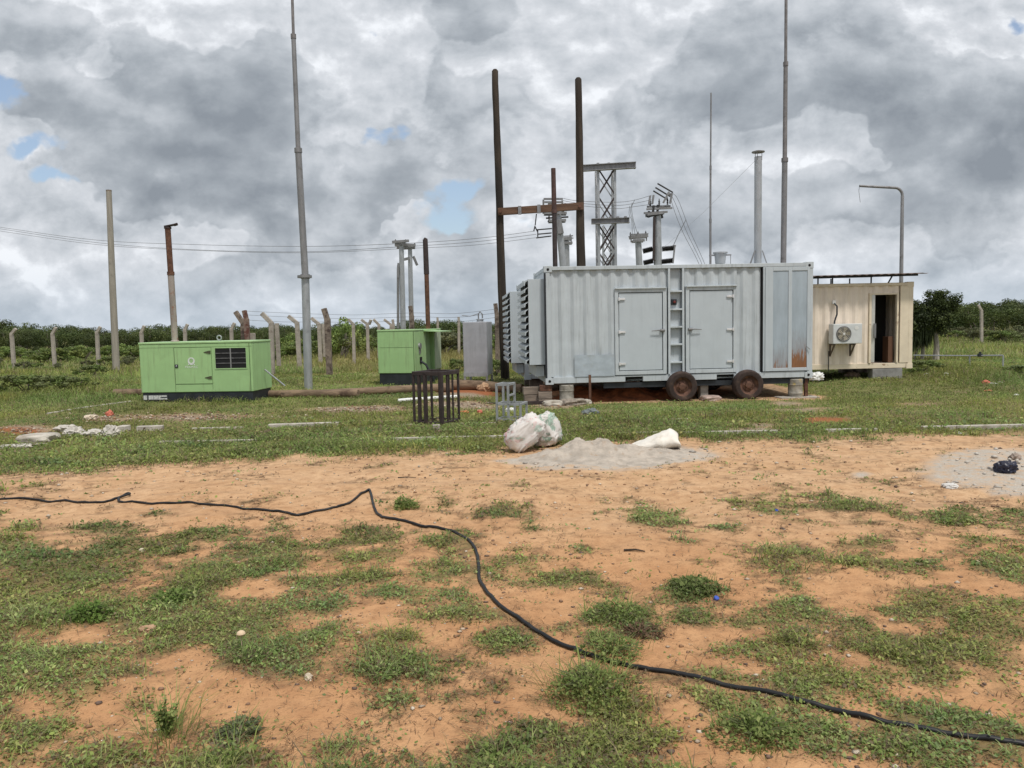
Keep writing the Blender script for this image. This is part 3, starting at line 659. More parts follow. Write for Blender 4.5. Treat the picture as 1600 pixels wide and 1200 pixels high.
# single weeds standing out of the foreground turf
def weed(name, label, px_, py_, r, h, n, leaf, pal, upright=False, cat='weed', seed=3):
    p = onG(px_, py_); t = thing(name, label, cat, p); g = np.random.default_rng(seed)
    if upright:
        b = MB(); tips = []
        for k in range(9):
            a = g.uniform(0, 6.28); l = g.uniform(.6, 1.0)*h; sp = g.uniform(.1, .6)*r
            b.tube([(0, 0, -.01), (sp*.4*math.cos(a), sp*.4*math.sin(a), l*.5), (sp*math.cos(a), sp*math.sin(a), l)], [.003, .002, .001], 5); tips.append((a, sp, l))
        b.build('stem', mat('weed_stem', (.10, .13, .045), .7), t)
        P = []
        for k in range(n):
            a, sp, l = tips[g.integers(0, 9)]; q = g.uniform(.15, 1); P.append((sp*q*math.cos(a)+g.normal(0, .008), sp*q*math.sin(a)+g.normal(0, .008), l*q))
        P = np.array(P)
    else:
        b = MB()
        for k in range(14):
            a = g.uniform(0, 6.28); b.tube([(0, 0, -.01), (r*.45*math.cos(a), r*.45*math.sin(a), h*.55), (r*.85*math.cos(a), r*.85*math.sin(a), h*g.uniform(.3, .9))], [.003, .0025, .001], 5)
        b.build('stem', mat('weed_stem', (.11, .12, .05), .7), t)
        a = g.uniform(0, 6.28, n); q = np.sqrt(g.random(n))*(.55+.75*vnoise(a*1.6, np.full(n, seed*3.1), seed)); P = np.stack([np.cos(a)*q*r, np.sin(a)*q*r, h*np.maximum(0, 1-np.minimum(q, 1)**1.3)*g.uniform(.1, 1.15, n)**1.2+.008], 1)
        P += g.normal(0, .006, P.shape); P[:, 2] = np.maximum(P[:, 2], .004)
    pal = np.array(pal); c = pal[g.integers(0, len(pal), n)]*g.uniform(.7, 1.3, n)[:, None]
    V1 = leaflets(P, leaf*g.uniform(.6, 1.5, n), c); k = n//4; a = g.uniform(0, 6.28, k); q = r*1.15*g.random(k)
    Pb = np.stack([np.cos(a)*q, np.sin(a)*q, np.full(k, -.004)], 1); cb = pal[g.integers(0, len(pal), k)]*g.uniform(.8, 1.4, k)[:, None]
    V2 = blades(Pb, h*g.uniform(.3, 1.25, k), np.full(k, .004), a+g.normal(0, .5, k), g.uniform(.2, 1.3, k), cb)
    V, Fc, Cc = join([V1, V2])
    mesh_np('foliage', V, Fc, GRASS, Cc, t)
FG = [[.145, .20, .052], [.20, .26, .075], [.27, .31, .11]]
weed('weed_clump', 'dark leafy weed clump alone on the sand above the cable bend', 1085, 922, .20, .07, 700, .022, [[.115, .15, .044], [.165, .20, .066]], seed=1)
weed('weed_clump', 'feathery round weed clump on bare sand below the black cable', 922, 1082, .20, .12, 1100, .014, FG, seed=2)
weed('weed_clump', 'thick green weed clump touching the upper side of the cable', 955, 1018, .18, .07, 600, .016, FG, seed=4)
weed('weed_clump', 'feathery weed clump with thin tips above the cable', 965, 965, .20, .10, 650, .018, FG, seed=5)
weed('weed_clump', 'bright bushy weed clump in the left turf', 135, 965, .15, .10, 700, .019, [[.12, .20, .042], [.17, .25, .06]], seed=6)
weed('weed_clump', 'bright broad-leaved weed clump near the middle of the left turf', 270, 938, .16, .06, 600, .022, [[.14, .22, .05], [.19, .26, .075]], seed=7)
weed('weed_sprig', 'spindly upright weed sprig on the bare sand at lower left', 262, 1150, .11, .17, 420, .015, FG, True, seed=8)
weed('weed_clump', 'flat grey-green weed mat on the bare sand right of the spindly sprig', 375, 1148, .13, .035, 500, .015, [[.12, .145, .075], [.16, .18, .10]], seed=9)
weed('weed_clump', 'small tuft alone on the road sand near the peak of the cable', 632, 792, .13, .10, 500, .022, FG, seed=10)
weed('dry_weed', 'brown dead weed clump beside the green clump above the cable', 1000, 992, .14, .05, 600, .013, [[.14, .085, .055], [.20, .13, .08]], seed=11)
weed('weed_clump', 'bushy weed clump at the bottom edge below the right end of the cable', 1180, 1150, .16, .09, 700, .017, FG, seed=12)

# ------------------------------------------------------------------ paints and metals
WHITE = mat('white_container_paint', (.485, .53, .56), .5, var=.06, scale=3, grime=(.27, .295, .30, .8), stain=(.36, .41, .44), stain_cut=(.58, .8), stain_scale=1.3, stain_stretch=(1.5, 1.5, .5))
WHITE2 = mat('white_door_paint', (.47, .52, .555), .42, var=.04, scale=2, grime=(.33, .37, .40, .3))
GREYPANEL = mat('faded_grey_panel', (.36, .42, .47), .4, var=.12, scale=3, stretch=(1, 1, .4), grime=(.26, .30, .34, .5))
def rusty_panel(nm, lo):
    m = mat(nm, (.35, .41, .46), .45, var=.12, scale=3, stretch=(1, 1, .4), grime=(.25, .29, .33, .5)); t = m.node_tree; b = t.nodes['Principled BSDF']
    src = b.inputs['Base Color'].links[0].from_socket
    tc = N(t, 'ShaderNodeTexCoord'); sp = N(t, 'ShaderNodeSeparateXYZ'); t.links.new(tc.outputs['Object'], sp.inputs[0])
    mp = N(t, 'ShaderNodeMapping'); mp.inputs['Scale'].default_value = (18, 18, 2.2); t.links.new(tc.outputs['Object'], mp.inputs[0])
    n = noise(t, mp.outputs[0], 1.5, 6, .7).outputs[0]
    k = math_n(t, 'ADD', math_n(t, 'MULTIPLY', sp.outputs[2], -1.5), math_n(t, 'MULTIPLY', n, 1.9))
    f1 = smooth(t, k, lo, lo+.28); f2 = smooth(t, k, lo-.75, lo, 0, .35)
    c = mixc(t, f2, src, (.20, .13, .10)); c = mixc(t, f1, c, mixc(t, n, (.10, .045, .02), (.36, .17, .08)))
    t.links.new(c, b.inputs['Base Color']); return m
RUSTPANEL = rusty_panel('rust_bottom_panel', .34); GREYPANEL = rusty_panel('faded_grey_panel', .80)
CREAM = mat('cream_container_paint', (.82, .715, .60), .55, var=.06, scale=3, grime=(.50, .40, .28, .4))
CREAM2 = mat('cream_trim_paint', (.74, .64, .49), .55, var=.08, scale=3, stain=(.25, .13, .06), stain_cut=(.62, .75), stain_scale=5)
GREEN = mat('green_enclosure_paint', (.33, .52, .24), .42, var=.05, scale=2.5, grime=(.20, .25, .13, .75), stain=(.28, .43, .20), stain_cut=(.6, .8), stain_scale=1.5)
GREENTOP = mat('green_roof_paint', (.35, .53, .26), .45, var=.08, scale=4)
SOOTGREEN = mat('sooty_green_paint', (.27, .42, .20), .55, var=.1, scale=3, grime=(.06, .065, .05, .95))
BLACKB = mat('black_base_paint', (.022, .026, .032), .5, var=.3, scale=6, stain=(.10, .09, .075), stain_cut=(.62, .8), stain_scale=5)
BLACK = mat('black_opening', (.008, .008, .009), .8, var=.2)
RUBBER = mat('dusty_rubber', (.040, .026, .022), .85, var=.3, scale=7, stain=(.11, .07, .05), stain_cut=(.5, .75), stain_scale=5, bump=.2)
RUSTRIM = mat('rusty_rim', (.11, .055, .038), .8, var=.4, scale=9, stain=(.17, .085, .05), stain_cut=(.5, .7), stain_scale=9)
RUST = mat('rusty_steel', (.105, .050, .032), .85, var=.35, scale=10, stain=(.20, .10, .06), stain_cut=(.52, .7), stain_scale=8, bump=.2)
DARKST = mat('dark_brown_steel', (.040, .028, .027), .65, var=.3, scale=9, stain=(.09, .05, .035), stain_cut=(.58, .75), stain_scale=8)
GALV = mat('galvanised_steel', (.37, .385, .40), .45, .35, var=.12, scale=9, stretch=(1, 1, .3), stain=(.25, .26, .27), stain_cut=(.55, .75), stain_scale=4)
GALVD = mat('weathered_galvanised_steel', (.235, .235, .24), .55, .3, var=.18, scale=8, stretch=(1, 1, .2), stain=(.15, .14, .135), stain_cut=(.52, .75), stain_scale=5)
MASTTOP = mat('weathered_mast', (.19, .18, .18), .6, .2, var=.2, scale=8)
GALVL = mat('bright_sheet_metal', (.42, .48, .53), .45, .15, var=.12, scale=4, stain=(.40, .44, .46), stain_cut=(.5, .7), stain_scale=3, bump=.12, bump_scale=5)
CHROME = mat('chromed_fitting', (.72, .72, .72), .35, .4, var=.1)
WOODP = mat('dark_timber_pole', (.046, .034, .024), .9, var=.4, scale=14, stretch=(1, 1, .06), stain=(.022, .018, .015), stain_cut=(.45, .7), stain_scale=1.2, stain_stretch=(1, 1, .4), bump=.5)
WOODB = mat('brown_crossarm_timber', (.12, .068, .042), .85, var=.3, scale=14, stretch=(.1, 1, 1), bump=.3)
WOODL = mat('weathered_log', (.20, .14, .092), .9, var=.35, scale=12, stretch=(.08, 1, 1), stain=(.075, .045, .03), stain_cut=(.5, .7), stain_scale=2.5, bump=.5)
WOODG = mat('grey_block_timber', (.23, .185, .15), .9, var=.35, scale=10, stretch=(.2, 1, 1), bump=.3)
WOODPALE = mat('pale_greyed_pole', (.30, .275, .235), .85, var=.15, scale=14, stretch=(1, 1, .08), stain=(.2, .18, .15), stain_cut=(.55, .8), stain_scale=3)
CONC = mat('fence_post_concrete', (.36, .325, .285), .9, var=.18, scale=7, stain=(.20, .17, .145), stain_cut=(.5, .75), stain_scale=4, bump=.3)
CONCD = mat('dark_stained_concrete', (.205, .165, .135), .9, var=.3, scale=7, stain=(.07, .05, .042), stain_cut=(.48, .65), stain_scale=4, bump=.3)
CONCK = mat('kerb_concrete', (.46, .425, .37), .9, var=.2, scale=6, stain=(.24, .20, .15), stain_cut=(.5, .7), stain_scale=5, bump=.4)
CONCW = mat('white_rubble_concrete', (.50, .47, .42), .9, var=.18, scale=9, stain=(.32, .27, .21), stain_cut=(.52, .7), stain_scale=7, bump=.5)
PVC = mat('white_plastic_pipe', (.72, .72, .70), .4, var=.05)
PLASTW = mat('white_plastic', (.70, .70, .67), .45, var=.08)
REDP = mat('red_plastic', (.13, .022, .02), .5)
WIRE = mat('dull_wire', (.17, .17, .175), .6, .2)
INSUL = mat('dark_insulator', (.030, .028, .028), .45)

# ------------------------------------------------------------------ containers
def corr_wall(mb, u0, u1, z0, z1, y, depth=.036, axis='x', pitch=.278, phase=0.0):
    """trapezoid corrugated sheet"""
    prof = [(0, 0), (.072, 0), (.140, 1), (.208, 1), (.278, 0)]
    pts = []; k = math.floor((u0-phase)/pitch)-1
    while phase+k*pitch < u1+pitch:
        for a, d in prof[:-1]: pts.append((phase+k*pitch+a*pitch/.278, d))
        k += 1
    def val(u):
        for (a, d), (b, e) in zip(pts, pts[1:]):
            if a <= u <= b: return d+(e-d)*(u-a)/(b-a) if b > a else d
        return 0
    line = [(u0, val(u0))]+[p for p in pts if u0 < p[0] < u1]+[(u1, val(u1))]
    vs = []
    for u, d in line:
        for z in (z0, z1):
            vs.append((u, y+d*depth, z) if axis == 'x' else (y+d*depth, u, z))
    fs = [(2*i, 2*i+2, 2*i+3, 2*i+1) for i in range(len(line)-1)]
    mb.add(vs, fs)
def container_frame(L, Wd, H):
    b = MB()
    for x in (0, L-.12):
        for y in (0, Wd-.12): b.box(x, x+.12, y, y+.12, .13, H-.13)
    for z0, z1 in ((.0, .13), (H-.13, H)):
        for x in (-.008, L-.17):
            for y in (-.008, Wd-.17): b.box(x, x+.178, y, y+.178, z0-(.012 if z0 == 0 else 0), z1+(.012 if z0 > 0 else 0))
    for y in (.012, Wd-.072):
        b.box(.17, L-.17, y-(.02 if y < 1 else 0), y+.06, H-.085, H-.005)
    for x in (.012, L-.072):
        b.box(x, x+.06, .17, Wd-.17, H-.085, H-.005); b.box(x, x+.06, .17, Wd-.17, .012, .15)
    return b
P0 = D(853.5, 606, 16.97); C_LOC = (P0.x, 16.97, .0); C_RZ = math.atan2(-.0, 1)+rad(3.6); ZB = .36
def generator_container():
    t = thing('generator_container', 'white generator container on rusty wheels with two doors and a ladder between them', 'container', C_LOC, C_RZ)
    L, Wd, H = 6.06, 2.44, 2.59
    b = container_frame(L, Wd, H)
    b.box(.17, 1.78, .012, .09, .012, .15); b.box(2.18, 3.86, .012, .09, .012, .15); b.box(4.26, L-.17, .012, .09, .012, .15)
    b.box(1.78, 2.18, .012, .09, .118, .148); b.box(3.86, 4.26, .012, .09, .118, .148)
    b.box(.17, L-.17, Wd-.09, Wd-.012, .012, .15)
    for o in (b.build('frame', WHITE, t, (0, 0, ZB), bevel=.006),): pass
    pk = MB()
    for x in (1.78, 3.86): pk = MB(); pk.box(x+.002, x+.398, .10, .5, .014, .116); pk.build('fork_pocket', BLACK, t, (0, 0, ZB))
    for x in (.05, L-.12):
        for z in (.035, H-.095): pk = MB(); pk.lathe([(.026, -.003), (.03, 0)], 12, 'y', (x+.03, -.012, z+.03)); pk.build('casting_hole', BLACK, t, (0, 0, ZB))
    w = MB(); yb = .030
    corr_wall(w, .122, 1.55, .152, H-.088, yb, phase=.09); corr_wall(w, 1.55, 2.75, 2.08, H-.088, yb, phase=.09)
    corr_wall(w, 3.12, 4.32, 2.10, H-.088, yb, phase=.09); corr_wall(w, 4.32, 4.88, .152, H-.088, yb, phase=.02)
    corr_wall(w, .122, L-.122, .152, H-.088, Wd-.06)
    corr_wall(w, .122, Wd-.122, .152, H-.088, L-.06, axis='y'); w.box(.03, .05, .122, Wd-.122, .152, H-.088)
    w.build('wall', WHITE, t, (0, 0, ZB))
    r = MB(); r.box(.075, L-.075, .075, Wd-.075, H-.05, H-.02); r.box(.1, L-.1, .1, Wd-.1, .03, .06); r.build('roof', WHITE, t, (0, 0, ZB))
    # doors
    for u0, u1, z0, z1, hs, ha in ((1.552, 2.72, .165, 2.078, 'l', 2.60), (3.15, 4.318, .165, 2.098, 'r', 3.27)):
        d = MB(); fw = .085
        d.box(u0, u0+fw, -.006, .05, z0, z1); d.box(u1-fw, u1, -.006, .05, z0, z1)
        d.box(u0+fw, u1-fw, -.006, .05, z1-fw, z1); d.box(u0+fw, u1-fw, -.006, .05, z0, z0+fw)
        d.box(u0+.01, u1-.01, -.04, .0, z1-.012, z1+.018)
        fr = d.build('door_frame', WHITE, t, (0, 0, ZB), bevel=.005)
        lf = MB(); lf.box(u0+fw+.014, u1-fw-.014, .012, .05, z0+fw+.014, z1-fw-.014)
        dr = lf.build('door', WHITE2, t, (0, 0, ZB), bevel=.006)
        gp = MB(); gp.box(u0+fw-.02, u1-fw+.02, .053, .06, z0+fw-.02, z1-fw+.02); gp.build('door_gap', BLACK, t, (0, 0, ZB))
        hx = u0+fw+.01 if hs == 'l' else u1-fw-.01
        for q in (.13, .5, .88):
            z = z0+(z1-z0)*q; hb = MB(); s = 1 if hs == 'l' else -1
            hb.tube([(hx, -.02, z-.035), (hx, -.02, z+.035)], .022, 10); hb.bar((hx, -.014, z), (hx+s*.14, -.008, z), .045, .012, (0, 1, 0))
            hb.build('hinge', CHROME, dr, bevel=.003)
        hd = MB(); s = -1 if hs == 'l' else 1; hx2 = u1-.05 if hs == 'l' else u0+.05; z = (z0+z1)/2+.02
        hd.box(min(hx2, hx2+s*.10), max(hx2, hx2+s*.10), -.03, .0, z-.03, z+.03); hd.tube([(hx2, -.045, z), (hx2+s*.12, -.05, z+.004), (hx2+s*.30, -.04, z-.008)], [.016, .014, .008], 8)
        hd.build('handle', GALVD, dr)
    # ladder recess
    b = MB(); b.box(2.752, 2.80, -.012, .06, .152, H-.09); b.box(3.07, 3.118, -.012, .06, .152, H-.09)
    for z in (.42, .82, 1.21, 1.60, 2.0): b.box(2.80, 3.07, -.008, .10, z-.02, z+.02)
    b.box(2.80, 3.07, .10, .12, .152, H-.09)
    b.build('ladder', WHITE, t, (0, 0, ZB), bevel=.004)
    s = MB(); s.box(2.845, 2.965, .055, .10, 1.70, 1.83); ob = s.build('stop_button', BLACKB, t, (0, 0, ZB), bevel=.01)
    s = MB(); s.lathe([(.026, 0), (.026, -.02), (.03, -.025), (.03, -.04), (.02, -.045)], 14, 'y', (2.905, .055, 1.765)); s.build('button_cap', REDP, ob, smooth=True)
    # flat end door with two stained panes
    b = MB(); b.box(4.885, 4.905, -.004, .07, .16, H-.09)
    b.build('seam', BLACK, t, (0, 0, ZB))
    b = MB(); z0, z1 = .165, 2.50
    for u0, u1 in ((4.91, 5.14), (5.49, 5.575), (5.925, 5.985)): b.box(u0, u1, -.01, .05, z0, z1)
    for u0, u1 in ((5.14, 5.49), (5.575, 5.925)): b.box(u0, u1, -.01, .05, z1-.09, z1); b.box(u0, u1, -.01, .05, z0, z0+.07)
    b.box(4.955, 4.975, -.03, -.01, z0, z1)
    pd = b.build('end_door', WHITE2, t, (0, 0, ZB), bevel=.005)
    for u0, u1, mm in ((5.141, 5.489, GREYPANEL), (5.576, 5.924, RUSTPANEL)):
        b = MB(); b.box(0, u1-u0, .0, .045, 0, z1-z0-.162); b.build('pane', mm, pd, (u0, .004, z0+.071))
    b = MB(); b.tube([(5.9, -.02, .72), (5.985, -.05, .64)], .008, 6); b.build('latch', GALVD, t, (0, 0, ZB))
    # galvanised patch
    b = MB(); nx = 14; nz = 8; vs = []
    for j in range(nz+1):
        for i in range(nx+1):
            x = .64+.90*i/nx; z = .15+.48*j/nz; vs.append((x, .0-.005*float(vnoise(i*.45, j*.6, 4)), z))
    b.add(vs, [(j*(nx+1)+i, j*(nx+1)+i+1, (j+1)*(nx+1)+i+1, (j+1)*(nx+1)+i) for j in range(nz) for i in range(nx)])
    o = b.build('patch_plate', GALVL, t, (0, 0, ZB)); sl = o.modifiers.new('thick', 'SOLIDIFY'); sl.thickness = .004; sl.offset = -1
    louver_hood(t, ZB)
    b = MB(); b.box(-.012, .03, -.012, .02, .14, H-.14); b.build('corner_gap_strip', BLACKB, t, (0, 0, ZB))  # black strip stands in for the dark gap beside the corner post
    # chassis, axles and wheels
    b = MB(); b.box(1.3, L-.05, .06, .14, .235, ZB-.014); b.box(1.3, L-.05, Wd-.22, Wd-.10, .235, ZB-.014)
    for x in (1.4, 3.6, 5.6): b.box(x, x+.1, .14, Wd-.22, .24, .3)
    for x in (3.03, 4.56): b.tube([(x, .05, .24), (x, Wd-.05, .24)], .05, 10)
    b.build('chassis', BLACKB, t)
    for x in (3.03, 4.54):
        for y, s in ((-.17, 1), (Wd+.17, -1)):
            tb = MB(); wd = .22
            tb.lathe([(.21, 0), (.25, -.012), (.305, -.006), (.335, .03), (.342, .08), (.342, wd-.08), (.335, wd-.03), (.305, wd+.006), (.25, wd+.01), (.21, wd)], 36, 'y', cap=False)
            g = MB()
            wl = thing_part('wheel', t, (x, y if s == 1 else y-wd, .24))
            tb.build('tyre', RUBBER, wl, smooth=True)
            g.lathe([(.225, .005), (.215, .02), (.205, .05), (.15, .075), (.12, .06), (.085, .055), (.075, .02), (.045, .01), (.02, .008), (.003, .008)] if s == 1 else [(.225, wd-.005), (.205, wd-.05), (.12, wd-.06), (.04, wd-.01), (.003, wd-.01)], 28, 'y', cap=False)
            for k in range(6):
                a = k*math.pi/3; g.lathe([(.013, .055), (.013, .03), (.006, .028)], 6, 'y', (.1*math.cos(a), 0, .1*math.sin(a)))
            g.build('rim', RUSTRIM, wl, smooth=True)
    return t
def thing_part(name, parent, loc, rz=0):
    o = bpy.data.objects.new(name, None); o.empty_display_size = .1; C.objects.link(o); o.parent = parent; o.location = loc; o.rotation_euler.z = rz; return o
def louver_hood(t, zb):
    b = MB(); x0, x1, y0, y1, z0, z1 = -.35, .012, .14, 2.30, .43, 2.33
    b.box(x0, x1, y0, y0+.02, z0, z1); b.box(x0, x1, y1-.02, y1, z0, z1); b.box(x0, x1, y0+.02, y1-.02, z1-.02, z1); b.box(x0, x1, y0+.02, y1-.02, z0, z0+.02)
    h = b.build('louver_hood', WHITE2, t, (0, 0, zb), bevel=.004)
    b = MB(); b.box(x0+.12, x0+.13, y0+.03, y1-.03, z0+.03, z1-.03); b.build('hood_opening', BLACK, h)
    b = MB(); n = 12; p = (z1-z0)/n
    for k in range(n):
        z = z0+k*p
        v = [(x0+.03, y0, z+p*.99), (x0-.085, y0, z+p*.60), (x0-.085, y0, z+p*.12), (x0-.072, y0, z+p*.12), (x0-.06, y0, z+p*.52)]
        v2 = [(a, y1, c) for a, _, c in v]
        b.add(v+v2, [(0, 1, 2, 3, 4), (9, 8, 7, 6, 5)]+[(i, (i+1) % 5, (i+1) % 5+5, i+5) for i in range(5)])
    b.build('louver', WHITE2, h)
    b = MB(); b.box(-.20, -.005, .3, 2.1, .16, .40); b.build('hood_support', WHITE, t, (0, 0, zb), bevel=.005)
def rear_container():
    c, s = math.cos(C_RZ), math.sin(C_RZ); off = 3.35; du = -.20
    t = thing('generator_container', 'second white generator container standing behind the wheeled one, only its louvered end in view', 'container', (C_LOC[0]-s*off+c*du, C_LOC[1]+c*off+s*du, 0), C_RZ)
    L, Wd, H = 6.06, 2.44, 2.59; zb = .24
    b = container_frame(L, Wd, H); b.box(.17, L-.17, .012, .09, .012, .15); b.box(.17, L-.17, Wd-.09, Wd-.012, .012, .15)
    b.build('frame', WHITE, t, (0, 0, zb), bevel=.006)
    w = MB(); corr_wall(w, .122, L-.122, .152, H-.088, .022); corr_wall(w, .122, L-.122, .152, H-.088, Wd-.06); corr_wall(w, .122, Wd-.122, .152, H-.088, L-.06, axis='y'); w.box(.03, .05, .122, Wd-.122, .152, H-.088)
    w.build('wall', WHITE, t, (0, 0, zb)); r = MB(); r.box(.075, L-.075, .075, Wd-.075, H-.05, H-.02); r.build('roof', WHITE, t, (0, 0, zb))
    louver_hood(t, zb)
    b = MB(); b.box(.15, .5, .2, .5, -.15, zb-.014); b.box(.15, .5, 1.9, 2.2, -.15, zb-.014); b.box(5.5, 5.8, .2, .5, -.15, zb-.014); b.box(5.5, 5.8, 1.9, 2.2, -.15, zb-.014); b.build('footing', CONCD, t)
generator_container(); rear_container()
cS, sS = math.sin(C_RZ), math.cos(C_RZ)
GZ = -.10                   # the ground dips a little where the container stands
def onC(u, v, z):           # a point in the white container's frame
    if abs(z) < .01: z = GZ
    return Vector((C_LOC[0]+u*sS-v*cS, C_LOC[1]+u*cS+v*sS, z))

# things that carry the container or lie under it
def support_drum(u, lab, yellow, h=.435):
    m = mat('drum_paint', (.30, .28, .24), .8, var=.3, scale=8, stain=(.50, .36, .08) if yellow else (.13, .11, .08), stain_cut=(.55, .68), stain_scale=4.5, bump=.3)
    b = MB(); b.lathe([(.15, -.02), (.16, .02), (.16, .10), (.168, .11), (.16, .12), (.16, .3), (.168, .31), (.16, .32), (.165, h-.01), (.155, h)], 24)
    o = b.build('support_drum', m, None, onC(u, .12, .0), smooth=True); tag(o, lab, 'drum')
support_drum(.47, 'battered concrete-filled drum propping the left corner of the wheeled container', False)
support_drum(5.72, 'drum with a yellow patch propping the right end of the wheeled container', True)
def rough_block(name, lab, cat, pos, size, rz, m, seed, jit=.06, seg=5):
    import bmesh
    bm = bmesh.new(); bmesh.ops.create_cube(bm, size=1); bmesh.ops.subdivide_edges(bm, edges=bm.edges, cuts=seg, use_grid_fill=True)
    g = random.Random(seed)
    for v in bm.verts:
        p = v.co; k = .5/max(max(abs(p.x), abs(p.y), abs(p.z)), 1e-6)
        n = Vector((p.x, p.y, p.z)); q = float(vnoise(p.x*4+seed, p.y*4+p.z*3.3, seed))-.5; q2 = float(vnoise(p.x*9+seed, p.z*9+p.y*7, seed+3))-.5
        n *= 1+jit*q*3+jit*q2*1.5
        rnd = max(0, n.length-.62)*.7; n *= 1-rnd
        v.co = Vector((n.x*size[0], n.y*size[1], n.z*size[2]+size[2]*.45))
    me = bpy.data.meshes.new(name); bm.to_mesh(me); bm.free(); me.materials.append(m); me.polygons.foreach_set('use_smooth', [True]*len(me.polygons)); me.set_sharp_from_angle(angle=rad(35))
    o = bpy.data.objects.new(name, me); C.objects.link(o); o.location = pos; o.rotation_euler.z = rz
    return tag(o, lab, cat)
b = MB(); b.box(-.09, .09, -.1, .1, -.02, .40); o = b.build('concrete_prop', CONC, None, onC(3.62, .25, 0), C_RZ, bevel=.01); tag(o, 'squat concrete prop standing between the two wheels', 'prop')
rough_block('concrete_lump', 'broken concrete lump on the grass below the battered drum', 'concrete lump', onC(.12, -.25, 0), (.40, .3, .13), .2, CONCK, 2, .16)
rough_block('concrete_lump', 'rubbly stone heap right below the battered drum', 'concrete lump', onC(.55, -.22, 0), (.5, .36, .15), .4, mat('rubble_stone', (.27, .23, .19), .9, var=.4, scale=14, bump=.7), 3, .22)
rough_block('concrete_lump', 'pale concrete lump on the right of the rubbly stone heap', 'concrete lump', onC(.84, -.15, 0), (.26, .24, .12), .1, CONCK, 4, .16)
rough_block('concrete_lump', 'pinkish concrete lump beside the left wheel', 'concrete lump', onC(3.66, -.12, 0), (.40, .34, .13), .3, mat('pink_concrete', (.38, .29, .25), .9, var=.25, scale=9, bump=.5), 5, .12)
b = MB(); b.box(-.45, .45, -.2, .2, -.03, .035); o = b.build('concrete_slab', CONC, None, onC(5.72, .05, 0), C_RZ+.06, bevel=.01); tag(o, 'flat concrete slab under the drum with the yellow patch', 'slab')
b = MB(); b.bar((0, 0, -.05), (0, 0, .66), .05); b.box(-.06, .06, -.06, .06, -.02, .06); o = b.build('jack_post', RUST, None, onC(.95, -.16, 0), C_RZ); tag(o, 'rusty upright jack post in front of the container near its patched corner', 'jack post')
b = MB(); b.bar((0, 0, -.03), (0, 0, .44), .07); b.bar((.0, 0, .02), (-.05, 0, .42), .04); o = b.build('jack_post', RUST, None, onC(5.95, .08, .0), C_RZ); tag(o, 'dark rusty leg under the right corner of the container', 'jack post')
for k, (u, v, z, l, h, rz, lab) in enumerate(((-.28, .35, .16, .42, .13, .05, 'topmost grey timber block left of the container corner'), (-.02, .12, .10, .30, .12, 0, 'grey timber block on top of the pair under the container corner'),
      (-.02, .12, .0, .30, .095, .05, 'grey timber block at the bottom of the pair under the container corner'), (-.32, .35, .0, .3, .155, .02, 'low timber block carrying the topmost one left of the container corner'),
      (.0, .14, .225, .27, .10, 0, 'thin reddish board wedged under the container corner casting'))):
    b = MB(); b.box(-l/2, l/2, -.1, .1, z, z+h-.004); o = b.build('timber_block', WOODG if k != 4 else RUST, None, onC(u, v, 0), C_RZ+rz, bevel=.006); o.scale.z = 1.36; tag(o, lab, 'timber block')
b = MB(); b.bar((-.8, 0, .05), (.75, .1, .06), .09, .07); o = b.build('steel_beam', DARKST, None, onC(-.75, -.05, 0), .02); tag(o, 'dark steel beam lying on the ground left of the container corner', 'beam')
def heap(name, lab, cat, cx, cy, nx, ny, rx, ry, h, m, seed, peaks, kind=None):
    xs = np.linspace(-rx, rx, nx); ys = np.linspace(-ry, ry, ny); gx, gy = np.meshgrid(xs, ys)
    z = np.zeros_like(gx)
    for px_, py_, sx, sy, hh in peaks: z = np.maximum(z, hh*np.exp(-((gx-px_)/sx)**2-((gy-py_)/sy)**2))
    z = z*h*(.45+1.1*fbm(gx*5+seed, gy*5, 4, seed, .6))+(.05*(fbm(gx*13, gy*13, 4, seed+4, .65)-.5))*np.clip(z/.06, 0, 1)
    ed = np.minimum(1, 1.6*(1-np.sqrt((gx/rx)**2+(gy/ry)**2)))
    z = np.where(ed > 0, z*np.clip(ed*2.2, 0, 1), 0)-.02*(1-np.clip(ed*3, 0, 1))-.012
    z = z+tz(gx+cx, gy+cy)
    idx = np.arange(nx*ny).reshape(ny, nx)
    f = np.stack([idx[:-1, :-1].ravel(), idx[:-1, 1:].ravel(), idx[1:, 1:].ravel(), idx[1:, :-1].ravel()], 1)
    o = mesh_np(name, np.stack([gx.ravel(), gy.ravel(), z.ravel()], 1), f, m, None, None, True); o.location = (cx, cy, 0)
    return tag(o, lab, cat, None, kind)
SANDM = mat('grey_building_sand', (.43, .375, .315), .95, var=.2, scale=7, stain=(.36, .26, .18), stain_cut=(.54, .74), stain_scale=9, bump=.8, bump_scale=60)
REDSOIL = mat('red_dug_soil', (.30, .095, .036), .95, var=.35, scale=6, stain=(.12, .05, .025), stain_cut=(.5, .7), stain_scale=4, bump=.6)
p = G(950, 712)
heap('sand_heap', 'low heap of pale grey building sand between the sacks', 'sand heap', p.x, p.y, 150, 90, 1.55, .95, 1.0, SANDM, 3,
     [(-.38, .12, .30, .32, .20), (-.72, -.02, .3, .3, .10), (-.08, .16, .25, .3, .17), (.25, .0, .3, .3, .11), (.52, .10, .35, .35, .07), (.98, .3, .45, .3, .03), (.0, -.35, .8, .35, .05)])
p = onC(1.9, .95, 0)
heap('soil_heap', 'long heap of red dug soil under the wheeled container', 'soil heap', p.x, p.y, 70, 40, 2.0, .9, 1.0, REDSOIL, 5, [(-.9, 0, .7, .5, .26), (.1, .1, .8, .5, .34), (1.0, 0, .5, .4, .2)])
p = G(765, 603)
